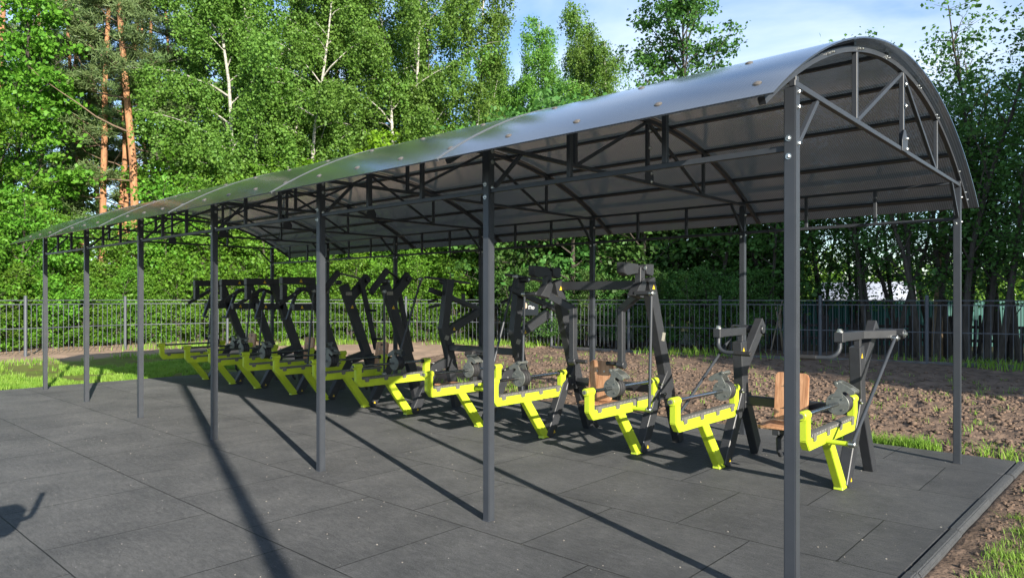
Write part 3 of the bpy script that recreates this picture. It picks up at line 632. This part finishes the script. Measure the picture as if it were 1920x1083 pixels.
        for s in (-1, 1):
            b = MB(); b.cyl((s*.08, cy-.06, .80), (s*.24, cy-.06, .80), .045, 16, .01); part('leg_roller', b, M['rubber'])
        b = MB(); b.prism([(-.16, cy-.72), (.16, cy-.72), (.16, cy-.38), (-.16, cy-.38)], 'z', .428, .452, .008, 2); part('seat', b, M['wood'])
    return root
machine('press', -1.055, .525, 'low chest press machine with bent grey handles, rightmost and nearest in the row', (2.42, 2.55))
machine('pulldown', -3.05, .600, 'tall pulldown machine with a flat top beam joining its two leaning posts', (2.04, 2.06))
machine('row', -5.33, .670, 'kinked post rowing machine without a wooden backrest, partly behind a canopy post', (2.30, 2.25))
machine('overhead', -7.465, .515, 'machine with forked post tops and long slanting arms, fourth from the right', (1.86, 2.50))
machine('frame', -9.46, .580, 'machine with hooked box frame tops and a narrow wooden backrest, second from the far end', (1.95, 2.19))
machine('frame', -11.49, .540, 'machine with hooked box frame tops at the far left end of the row', (2.48, 2.60))

# ------------------------------------------------------------------ metal fence
FP = [at(-190, 16.8), Vector((-21.1, 1.7, 0)), Vector((-22.0, 4.5, 0)), Vector((-21.5, 7.5, 0)), Vector((-19.75, 10.2, 0)), Vector((-17.9, 12.2, 0)), Vector((-15.6, 13.6, 0)), Vector((-12.8, 14.0, 0)), Vector((-9.9, 14.0, 0)), Vector((-7.2, 14.3, 0)), Vector((-4.85, 15.1, 0)), Vector((-2.55, 15.6, 0)), Vector((-.2, 16.1, 0)), Vector((2.2, 16.6, 0)), Vector((4.8, 17.1, 0))]
fence = empty('metal_fence', FP[7], 'low grey metal picket fence with round posts running behind the machines', 'fence')
fo = FP[7]
pm = MB(); pm.cyl((0, 0, -.3), (0, 0, 1.60), .042, 14); pm.tube([(0, 0, 1.60), (0, 0, 1.625)], [.046, .03], 14); FPM = pm.mesh('fence_post', M['fence'])
for i, p in enumerate(FP):
    link('fence_post', FPM, fence, p-fo)
    if i == len(FP)-1: break
    q = FP[i+1]; d = (q-p); n = max(2, round(d.length/.145)); b = MB()
    for k in range(1, n):
        c = p+d*(k/n); b.bar((c.x, c.y, .10), (c.x, c.y, 1.39), .013, .013, bev=0)
    o = b.build('picket_panel', M['fence'], fence, -fo, smooth=False)
    for z in (1.50, 1.39, .74):
        r = MB(); r.bar((p.x, p.y, z), (q.x, q.y, z), .022, .022, bev=0); r.build('rail', M['fence'], o, smooth=False)
    if i > 6: r = MB(); r.bar((p.x, p.y, -.02), (q.x, q.y, -.02), .07, .12, bev=.006); r.build('plinth', M['concrete'], o)

p = at(987, 22.35, 1.24); root = empty('fence_sign', p, 'small dark sign with white letters hung on the fence behind the machines', 'sign', rz=YAW-R(90)+R(8))
b = MB(); b.box((0, 0, 0), (.78, .02, .46), .004); b.build('panel', M['signdark'], root)
b = MB(); pts_ = [(.15*math.cos(t*.5236)*(.8+.3*((t*7) % 5)/5), .12*math.sin(t*.5236)*(.8+.3*((t*5) % 4)/4)) for t in range(12)]
b.prism([(x-.10, z+.08) for x, z in pts_], 'y', -.0135, -.0105, 0); b.build('picture', M['paleboard'], root, smooth=False)
cu = bpy.data.curves.new('lettering', 'FONT'); cu.body = '\u041f\u043e'; cu.size = .15; cu.extrude = .001
tmp = bpy.data.objects.new('lettering_source', cu); COL.objects.link(tmp); bpy.context.view_layer.update()
me = bpy.data.meshes.new_from_object(tmp.evaluated_get(bpy.context.evaluated_depsgraph_get())); bpy.data.objects.remove(tmp)
me.materials.clear(); me.materials.append(M['white']); link('lettering', me, root, (.06, -.0125, -.03), (R(90), 0, 0))

# ------------------------------------------------------------------ things beyond the fence, right
def board_fence(px0, Z0, px1, Z1, n, name, label, m, h, rnd):
    p = at(px0, Z0); q = at(px1, Z1); d = (q-p)/n; a = math.atan2(d.y, d.x); r = random.Random(n)
    root = empty(name, p, label, 'fence', rz=a); w = d.length
    for k in range(n):
        hh = h*(.6+.5*r.random()); ww = w*(.55+.3*r.random()); x = w*(k+.5); b = MB()
        top = [(ww/2*math.cos(R(t)), hh+ww*.35*math.sin(R(t))) for t in (0, 36, 72, 108, 144, 180)] if rnd else [(ww/2, hh), (-ww/2, hh)]
        b.prism([(-ww/2, -.2), (ww/2, -.2)]+top, 'y', -.013, .013, .003); o = b.build('board', m, root, (x, r.uniform(-.01, .01), 0)); o.rotation_euler.y = R(r.uniform(-2.2, 2.2))
    for z in (.35, h*.75):
        b = MB(); b.bar((0, .04, z), (w*n, .04, z), .04, .08); b.build('rail', m, root)
board_fence(1490, 21.5, 1960, 19.2, 52, 'board_fence', 'dark weathered board fence with rounded tops standing among the right hand trees', M['oldwood'], .98, True)
p = at(1440, 27); q = at(2000, 25); d = q-p; root = empty('sheet_fence', p, 'teal profiled metal sheet fence behind the old board fence', 'fence', rz=math.atan2(d.y, d.x))
b = MB(); n = int(d.length/.1); prof = []
for k in range(n+1): prof += [(k*.1, 0), (k*.1+.03, 0), (k*.1+.05, .02), (k*.1+.08, .02)]
vs = []; fs = []
for k, (x, y) in enumerate(prof):
    for yy in (y, y+.006): vs += [(x, yy, -.2), (x, yy, 1.45)]
for k in range(len(prof)-1):
    i = k*4; fs += [[i, i+4, i+5, i+1], [i+2, i+3, i+7, i+6], [i+1, i+5, i+7, i+3]]
b.raw(vs, fs); b.build('metal_sheet', M['teal'], root, smooth=False)
for z in (.4, 1.2): b = MB(); b.bar((0, .05, z), (d.length, .05, z), .04, .04); b.build('rail', M['fence'], root)
p = at(1625, 42); root = empty('garden_shed', p, 'low garden shed with a pale roof glimpsed between the right hand trees', 'shed', rz=R(8))
b = MB(); b.box((0, 0, .6), (4.6, 3, 1.9), .01); wl = b.build('wall', M['redroof'], root)
b = MB(); b.prism([(-1.75, 1.44), (0, 2.45), (1.75, 1.44), (1.75, 1.52), (0, 2.54), (-1.75, 1.52)], 'x', -2.5, 2.5, .01); b.build('roof', M['render'], root)
for x in (-1.2, 1.2):
    b = MB(); b.box((x, -1.52, .8), (.8, .06, .7), .01); w = b.build('window', M['white'], root); b = MB(); b.box((x, -1.555, .8), (.68, .02, .58), .003); b.build('pane', M['rubber'], w)
p = at(1458, 21); root = empty('plank_trestle', p, 'pale planks crossed like a trestle standing beyond the fence', 'planks')
for (a, c, e, f) in ((-.22, 0, .14, 1.5), (.20, .05, -.10, 1.45), (.02, .3, .05, 1.35)):
    b = MB(); b.bar((a, c, -.1), (e, f*.02, f), .06, .035); b.build('plank', M['paleboard'], root)

# ------------------------------------------------------------------ off to the side: what throws the long shadows over the paving
root = empty('street_lamp', (5.2, -4.17, 0), 'tall grey street lamp with a short arm beside the paving', 'street lamp')
b = MB(); b.tube([(0, 0, -.2), (0, 0, 2.2), (0, 0, 6.6)], [.075, .066, .05], 16); b.build('pole', M['graphite'], root)
b = MB(); b.tube([(0, 0, 6.5), (.3, -.1, 6.75), (.9, -.3, 6.85)], .03, 10); b.build('arm', M['graphite'], root); b = MB(); b.box((1.1, -.36, 6.85), (.5, .22, .09), .02); b.build('lamp_head', M['steel'], root)
root = empty('training_post', (-1.94, -3.14, 0), 'black training post with a box head and bent handle beside the paving', 'exercise machine')
b = MB(); b.bar((0, -.45, 0), (0, -.45, .92), .09, .12); b.build('post', M['black'], root)
b = MB(); b.prism([(-.62, .88), (-.04, .87), (0, .92), (0, 1.10), (-.05, 1.14), (-.62, 1.16)], 'x', -.06, .06, .006); b.build('head', M['black'], root)
b = MB(); b.tube([(0, -.02, .985), (0, .035, .985), (0, .062, .995), (0, .07, 1.03), (0, .072, 1.235)], .022, 10); b.build('handle', M['graphite'], root)

# ------------------------------------------------------------------ trees
def rnd_unit(rs, n):
    v = rs.randn(n, 3); return v/np.linalg.norm(v, axis=1, keepdims=True)
def leaf_quads(C, rs, L_, W_, up=.5, droop=0., fold=.25):
    """diamond leaves; faces lean upward by 'up'"""
    n = len(C); nr = rnd_unit(rs, n); nr[:, 2] += up; nr /= np.linalg.norm(nr, axis=1, keepdims=True)
    u = rnd_unit(rs, n); u[:, 2] -= droop; u -= nr*(u*nr).sum(1, keepdims=True); u /= np.linalg.norm(u, axis=1, keepdims=True)+1e-9
    v = np.cross(nr, u); s = (.45+1.0*rs.rand(n, 1)); l = u*L_*s/2; w = v*W_*s/2; k = nr*W_*s*fold*.5
    V = np.stack([C-l, C+w*1.0+k-l*.1, C+l, C-w+k-l*.1], 1).reshape(-1, 3); F = np.arange(n*4).reshape(-1, 4)
    return V, F
class Wood:
    def __init__(s): s.mb = MB()
    def limb(s, pts, r0, r1, n=6): k = len(pts); s.mb.tube(pts, [r0+(r1-r0)*(i/(k-1)) for i in range(k)], n, cap=False)
def path(p, d, L_, k, rs, wob=.12, bend=(0, 0, 0)):
    pts = [np.array(p, float)]; d = np.array(d, float); d /= np.linalg.norm(d)
    for i in range(k):
        d = d+rs.randn(3)*wob+np.array(bend)/k; d /= np.linalg.norm(d); pts.append(pts[-1]+d*L_/k)
    return pts
def interp(pts, t):
    x = t*(len(pts)-1); i = min(int(x), len(pts)-2); return pts[i]+(pts[i+1]-pts[i])*(x-i)
def birch(seed, H, dens=1.0, wide=1.0, leaf=.105):
    rs = np.random.RandomState(seed); w = Wood(); C = []
    tk = path((0, 0, -.2), (rs.randn()*.03, rs.randn()*.03, 1), H*.98, 12, rs, .035, (0, 0, .15)); w.limb(tk, .0095*H*.55+.03, .010, 9)
    nb = int(21*wide+5)
    for b in range(nb):
        t = .22+.76*((b+rs.rand())/nb); p = interp(tk, t); az = b*2.4+rs.rand()
        prof = math.sin(min(1, (t-.12)/.38)*1.57)*(1-max(0, t-.5)/.56)**.75
        L_ = H*.20*wide*(.45+.75*rs.rand())*max(prof, .22)
        e = .55+.5*t; br = path(p, (math.cos(az)*math.cos(e), math.sin(az)*math.cos(e), math.sin(e)), L_, 6, rs, .12, (0, 0, -.75)); w.limb(br, .009+.007*L_, .004, 5)
        for k in range(int(6+L_*3.4)):
            q = interp(br, .25+.75*rs.rand()); d = rs.randn(3); d[2] = -.2*abs(d[2])-.15; tw = path(q, d, .3+.4*rs.rand(), 3, rs, .25, (0, 0, -1.0))
            hang = .35+1.0*rs.rand(); e2 = tw[-1]; n = int((20+hang*14)*dens)
            s1 = rs.rand(n, 1); 
            hp = np.where(s1 < .4, tw[0]+(tw[-1]-tw[0])*s1/.4, e2+np.array([0, 0, -1.])*hang*(s1-.4)/.6)+rs.randn(n, 3)*np.array([.12, .12, .09]); C.append(hp)
    C = np.concatenate(C); V, F = leaf_quads(C, rs, leaf, leaf*.78, .25, .5)
    return w.mb.mesh('trunk', M['birchbark']), np_mesh('crown', V, F, M['birchleaf'])
def broad(seed, H, stems=1, dens=1.0, wide=.28, base=.1, leaf=.15, lm='mapleleaf', bk='bark', clump=.34, rise=.35, trunk_r=.012, nbr=26):
    rs = np.random.RandomState(seed); w = Wood(); C = []
    for s_ in range(stems):
        a0 = rs.rand()*6.28; sp = .14 if stems > 1 else .03
        tk = path((math.cos(a0)*.25*(stems > 1), math.sin(a0)*.25*(stems > 1), -.2), (math.cos(a0)*sp, math.sin(a0)*sp, 1), H*(.8+.2*rs.rand() if s_ else 1), 9, rs, .06, (0, 0, .3)); w.limb(tk, trunk_r*H+.015, .01, 8)
        nb = int((nbr if stems == 1 else 17))
        for b in range(nb):
            t = base+(1.0-base)*((b+rs.rand()*.9)/nb)*.985; p = interp(tk, t); az = b*2.4+rs.rand()*1.2
            prof = (math.sin(min(1, (t-base+.12)/.3)*1.57))*(1-max(0, t-.45)/.62)**.8
            L_ = H*wide*(.5+.65*rs.rand())*max(prof, .15)
            e = rise+.5*t; br = path(p, (math.cos(az)*math.cos(e), math.sin(az)*math.cos(e), math.sin(e)), L_, 5, rs, .16, (0, 0, .1)); w.limb(br, .010+.011*L_, .005, 5)
            for k in range(int(3+L_*3.2)):
                q = interp(br, .3+.7*rs.rand()**.7); d = rs.randn(3); d[2] = abs(d[2])*.4; tl = .25+.45*rs.rand(); tw = path(q, d, tl, 2, rs, .2); w.limb(tw, .006, .003, 3)
                n = int(34*dens*(.6+.8*rs.rand())); c = tw[-1]; r = clump*(.6+.7*rs.rand())
                g_ = rs.randn(n, 3)*np.array([r, r, r*.55])*.62; C.append(c+g_)
    C = np.concatenate(C); C = C[C[:, 2] > .05]; V, F = leaf_quads(C, rs, leaf, leaf*.72, .75, .3)
    return w.mb.mesh('trunk', M[bk]), np_mesh('crown', V, F, M[lm])
def pine(seed, H, low=.28):
    rs = np.random.RandomState(seed); w = Wood(); w2 = Wood(); C = []; D = []
    tk = path((0, 0, -.2), (rs.randn()*.03, rs.randn()*.03, 1), H, 10, rs, .02, (0, 0, .1)); w.limb(tk, .0125*H*.55+.02, .03, 10)
    nb = 30
    for b in range(nb):
        t = low+(1-low)*((b+rs.rand())/nb)*.99; p = interp(tk, t); az = b*2.4+rs.rand()
        L_ = H*.15*(.5+.6*rs.rand())*(1.1-.7*max(0, t-.5)/.5); e = -.05+.6*max(0, t-.4)+rs.randn()*.12
        br = path(p, (math.cos(az)*math.cos(e), math.sin(az)*math.cos(e), math.sin(e)), L_, 6, rs, .17, (0, 0, .35)); w2.limb(br, .010+.008*L_, .004, 5)
        if t < .42 and rs.rand() < .35: continue
        for k in range(int(5+L_*3.2)):
            q = interp(br, .35+.65*rs.rand()**.8); d = rs.randn(3); d[2] = abs(d[2])*.5; tw = path(q, d, .25+.4*rs.rand(), 2, rs, .2); w2.limb(tw, .007, .003, 3)
            n = 80; dr = rnd_unit(rs, n); dr[:, 2] = dr[:, 2]*.8+.25; c = tw[-1]+rs.randn(n, 3)*np.array([.15, .15, .07]); C.append(c); D.append(dr)
    C = np.concatenate(C); D = np.concatenate(D); n = len(C); s = np.cross(D, rnd_unit(rs, n)); s /= np.linalg.norm(s, axis=1, keepdims=True); l = (.13+.10*rs.rand(n, 1))
    V = np.stack([C-s*.016, C+s*.016, C+D*l+s*.007, C+D*l-s*.007], 1).reshape(-1, 3); F = np.arange(n*4).reshape(-1, 4)
    return w.mb.mesh('trunk', M['pinebark']), np_mesh('crown', V, F, M['needle']), w2.mb.mesh('limbs', M['deadwood'])
TR = {}
def proto(key, fn, *a, **k):
    if key not in TR: TR[key] = fn(*a, **k)
    return TR[key]
def plant(key, name, p, sc, rz, label, group, sz=None):
    t, c = TR[key][:2]; o = empty(name, p, label, 'tree' if name != 'bush' else 'bush', group, rz); o.scale = (sc, sc, sz or sc)
    o.location.z = -.06; link('trunk', t, o); link('crown', c, o)
    if len(TR[key]) > 2: link('limbs', TR[key][2], o)
    return o
for i in range(3): proto('birch%d' % i, birch, 20+i, 18, 3.5, 1.12, .10)
for i in range(3): proto('maple%d' % i, broad, 40+i, 6.5, 3, 1.35, .27, .03, .125)
proto('bigmaple', broad, 50, 11, 1, 1.7, .25, .06, .14, nbr=44)
proto('ash0', broad, 52, 8.2, 2, 1.1, .22, .1, .16, 'limeleaf')
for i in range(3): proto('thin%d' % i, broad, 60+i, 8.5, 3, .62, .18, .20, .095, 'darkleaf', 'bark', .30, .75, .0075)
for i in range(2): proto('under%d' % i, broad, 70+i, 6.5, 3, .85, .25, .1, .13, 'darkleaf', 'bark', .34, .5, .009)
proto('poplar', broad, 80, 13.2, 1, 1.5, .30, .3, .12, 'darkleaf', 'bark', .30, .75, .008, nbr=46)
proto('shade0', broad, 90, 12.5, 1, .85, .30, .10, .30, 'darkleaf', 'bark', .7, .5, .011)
for i in range(3): proto('pine%d' % i, pine, 30+i, 22, .20+.03*i)
rt = random.Random(11)
def rz(): return rt.uniform(0, 6.28)
# pines (trunk column, depth, scale)
PL = [('pine at the left edge with a bare orange trunk above the maple', 10, 27.5, 1.0), ('leaning pine, left of the twin pine trunks', 108, 32, 1.05), ('pine with a slim orange trunk, right of the leaning pine', 140, 35, 1.0), ('slim pine trunk of a close pair in the left wood', 200, 28.6, .95), ('slimmer pine right beside the paired trunk', 217, 29.4, .98), ('stout orange pine trunk in the middle of the left wood', 262, 27.8, 1.08), ('thin pine trunk next to the first birch', 302, 36, 1.0), ('orange pine trunk standing between two birches', 583, 34, 1.0), ('dark pine trunk in the gap over the canopy roof', 650, 40, .95), ('pine behind the left maple crown', 60, 38, 1.05), ('pine far back between birch crowns', 345, 42, 1.05), ('pine far back at the left, its crown filling the sky between the trunks', 80, 44, 1.1), ('pine far back behind the paired trunks', 190, 45, 1.1), ('pine far back behind the stout orange trunk', 275, 43, 1.1), ('pine standing back from the left edge of the picture', -20, 38, 1.05), ('pine with low needle sprays left of the stout trunk', 240, 29, .8), ('pine with low needle sprays beside the leaning pine', 165, 30, .85)]
for i, (lb, px, Z, s) in enumerate(PL): plant('pine%d' % (i % 3), 'pine_tree', at(px, Z), s, rz(), lb, 'pines in the wood behind the fence')
BL = [(445, 31, 1.15, 'tall birch with drooping sprays beside the pines'), (400, 36, 1.1, 'birch half hidden behind the pine needles'), (480, 29, 1.12, 'dense birch left of the orange pine trunk'), (535, 33, 1.15, 'birch reaching out of the picture, left of the sky gap'), (640, 36, 1.1, 'birch behind the gap where a dark pine shows'), (700, 34, 1.08, 'birch right of the sky gap in the wood'), (772, 31.5, 1.06, 'birch with a clear white trunk over the middle of the canopy'), (872, 33.5, 1.06, 'birch with bare white upper branches against the sky'), (930, 38, .88, 'birch just right of the bare white branches'), (1000, 37, .91, 'birch with a rounded top, third from the right of the wood'), (1068, 41, .93, 'lower birch between two taller tops'), (1122, 38, 1.02, 'tallest birch near the right end of the wood'), (1168, 37, .86, 'birch at the right end of the wood beside open sky'), (960, 35, .74, 'shorter birch just over the roof, right of the bare white branches'), (1040, 35.5, .80, 'shorter birch over the roof between the rounded and the tallest tops'), (1100, 36, .9, 'shorter birch over the roof under the tallest top'), (828, 32, 1.08, 'birch between the clear white trunk and the bare white branches'), (735, 30, 1.0, 'birch just left of the clear white trunk'), (560, 29, .98, 'near birch in front of the orange pine trunk'), (440, 28, 1.0, 'near birch, second to the right of the pines'), (900, 36, .78, 'birch under the bare white upper branches'), (820, 41, .98, 'birch far back behind the white trunked one'), (590, 42, 1.1, 'birch far back behind the orange pine trunk'), (455, 41, 1.12, 'birch far back at the top of the left wood')]
for i, (px, Z, s, lb) in enumerate(BL): plant('birch%d' % (i % 3), 'birch_tree', at(px, Z), s, rz(), lb, 'birches in the wood behind the fence')
plant('bigmaple', 'maple_tree', at(40, 24.5), 1.0, 1.0, 'tall bright maple filling the left edge of the picture', 'maples behind the fence')
plant('bigmaple', 'maple_tree', at(-22, 26.5), 1.2, 3.1, 'tallest maple at the left edge, its top among the pines', 'maples behind the fence')
plant('bigmaple', 'maple_tree', at(-70, 22), .9, 2.2, 'maple cut off by the left edge of the picture', 'maples behind the fence')
plant('bigmaple', 'maple_tree', at(58, 30), .92, 4.0, 'maple behind the tall left one, under the leaning pine', 'maples behind the fence')
MP = [(-30, 20.2, .72), (55, 22.0, .78), (120, 23.6, .7), (185, 24.2, .62), (250, 25.2, .68), (310, 26.2, .95), (375, 26.6, .95), (430, 28, 1.2), (490, 27, 1.0), (560, 28.2, 1.15), (625, 27.2, .95), (760, 27.0, .95), (820, 28.4, 1.15), (880, 27, 1.0), (340, 30, 1.45), (440, 32, 1.45), (520, 33, 1.4), (790, 31, 1.4), (900, 30, 1.35), (5, 21, .5), (85, 22.4, .45), (150, 23.2, .42), (215, 24.0, .42), (285, 25.0, .45), (345, 25.5, .5), (410, 26, .5), (470, 26.2, .5), (530, 26.6, .5), (595, 26.4, .45), (655, 26.2, .5), (720, 26, .48), (790, 26, .5), (850, 25.8, .5)]
for i, (px, Z, s) in enumerate(MP): plant('maple%d' % (i % 3), 'maple_tree', at(px, Z), s, rz(), 'bushy bright green maple in the sunlit thicket along the fence', 'bushy maples in the thicket')
for px, Z, s, lb in ((690, 28, 1.05, 'yellow green ash tree rising over the middle of the canopy'), (615, 29.5, .9, 'smaller yellow green ash left of the taller one')): plant('ash0', 'ash_tree', at(px, Z), s, rz(), lb, 'ash trees above the canopy')
UN = [(950, 25.5, 1.25), (1010, 24.4, 1.1), (1070, 24, 1.3), (1130, 24.5, 1.2), (1190, 23.4, 1.25), (1250, 23.6, 1.05), (1310, 22.4, 1.15), (1370, 23, 1.2), (1430, 21.8, 1.1), (1090, 29, 1.6), (980, 31, 1.6), (1200, 30, 1.45), (1390, 28, 1.3)]
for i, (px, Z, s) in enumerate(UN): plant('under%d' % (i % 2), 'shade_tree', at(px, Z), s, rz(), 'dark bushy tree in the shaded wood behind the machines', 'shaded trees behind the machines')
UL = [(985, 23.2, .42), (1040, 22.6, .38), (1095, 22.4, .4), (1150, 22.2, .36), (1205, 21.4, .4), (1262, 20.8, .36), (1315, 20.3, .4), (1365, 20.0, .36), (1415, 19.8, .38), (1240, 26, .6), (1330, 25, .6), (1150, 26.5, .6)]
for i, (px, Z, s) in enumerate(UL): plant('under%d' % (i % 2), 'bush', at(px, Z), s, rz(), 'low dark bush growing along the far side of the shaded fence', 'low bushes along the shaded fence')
TH = [(1480, 21.0, 1.08, 'slender dark tree whose tips show over the canopy roof'), (1545, 22, .85, 'slender dark tree left of the right hand post'), (1655, 19.8, 1.02, 'slender tree with tips above the canopy arch'), (1700, 20.6, 1.0, 'thin tree behind the canopy end'), (1738, 18.6, 1.02, 'thin many stemmed tree right of the canopy arch'), (1790, 19.4, 1.12, 'thin tree second from the canopy arch'), (1842, 17.6, 1.14, 'tallest thin tree at the right of the picture'), (1880, 19.5, 1.15, 'thin tree between the tallest one and the right edge'), (1925, 17.4, 1.0, 'thin tree at the right edge of the picture'), (1820, 22.5, 1.05, 'thin tree behind the tallest one at the right'), (1765, 23, 1.0, 'thin tree farther back right of the arch'), (1610, 23.5, .9, 'thin tree over the pale garden house'), (1990, 18.5, 1.05, 'thin tree just past the right edge')]
for i, (px, Z, s, lb) in enumerate(TH): plant('thin%d' % (i % 3), 'thin_tree', at(px, Z), s, rz(), lb, 'thin trees at the right')
plant('poplar', 'poplar_tree', at(1326, 26), 1.06, 1.0, 'lone poplar top rising against the sky over the canopy', 'poplar')
o = None
w = Wood(); rs2 = np.random.RandomState(2); w.limb(path((0, 0, -.2), (.02, 0, 1), 7, 8, rs2, .03), .15, .06, 10)
o = w.mb.build('tree_trunk', M['palebark'], loc=at(1757, 19.9)); tag(o, 'pale sunlit tree trunk among the dark trees at the right', 'tree trunk')
# trees standing off to the right, out of the picture, that shade its right hand side
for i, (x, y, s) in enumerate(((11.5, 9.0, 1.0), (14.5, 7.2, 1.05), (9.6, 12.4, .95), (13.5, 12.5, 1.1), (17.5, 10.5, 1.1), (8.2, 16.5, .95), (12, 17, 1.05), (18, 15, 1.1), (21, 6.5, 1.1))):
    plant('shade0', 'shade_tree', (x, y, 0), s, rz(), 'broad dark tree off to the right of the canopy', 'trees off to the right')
# far wood closing the horizon
rs3 = np.random.RandomState(77); Cs = []
for k in range(420):
    px = rs3.uniform(-500, 2450); Z = rs3.uniform(46, 66); c = at(px, Z, 0); h = 2.5+8*rs3.rand()*(1 if px < 1150 else .36)
    n = 150; Cs.append(np.array(c)+rs3.randn(n, 3)*np.array([1.3, 1.3, .0])+np.stack([0*np.arange(n), 0*np.arange(n), h*rs3.rand(n)**1.1], -1))
V, F = leaf_quads(np.concatenate(Cs), rs3, .42, .32, .4)
tag(link('far_wood', np_mesh('far_wood', V, F, M['mapleleaf'])), 'distant green wood closing the view behind the nearer trees', 'wood', kind='stuff')
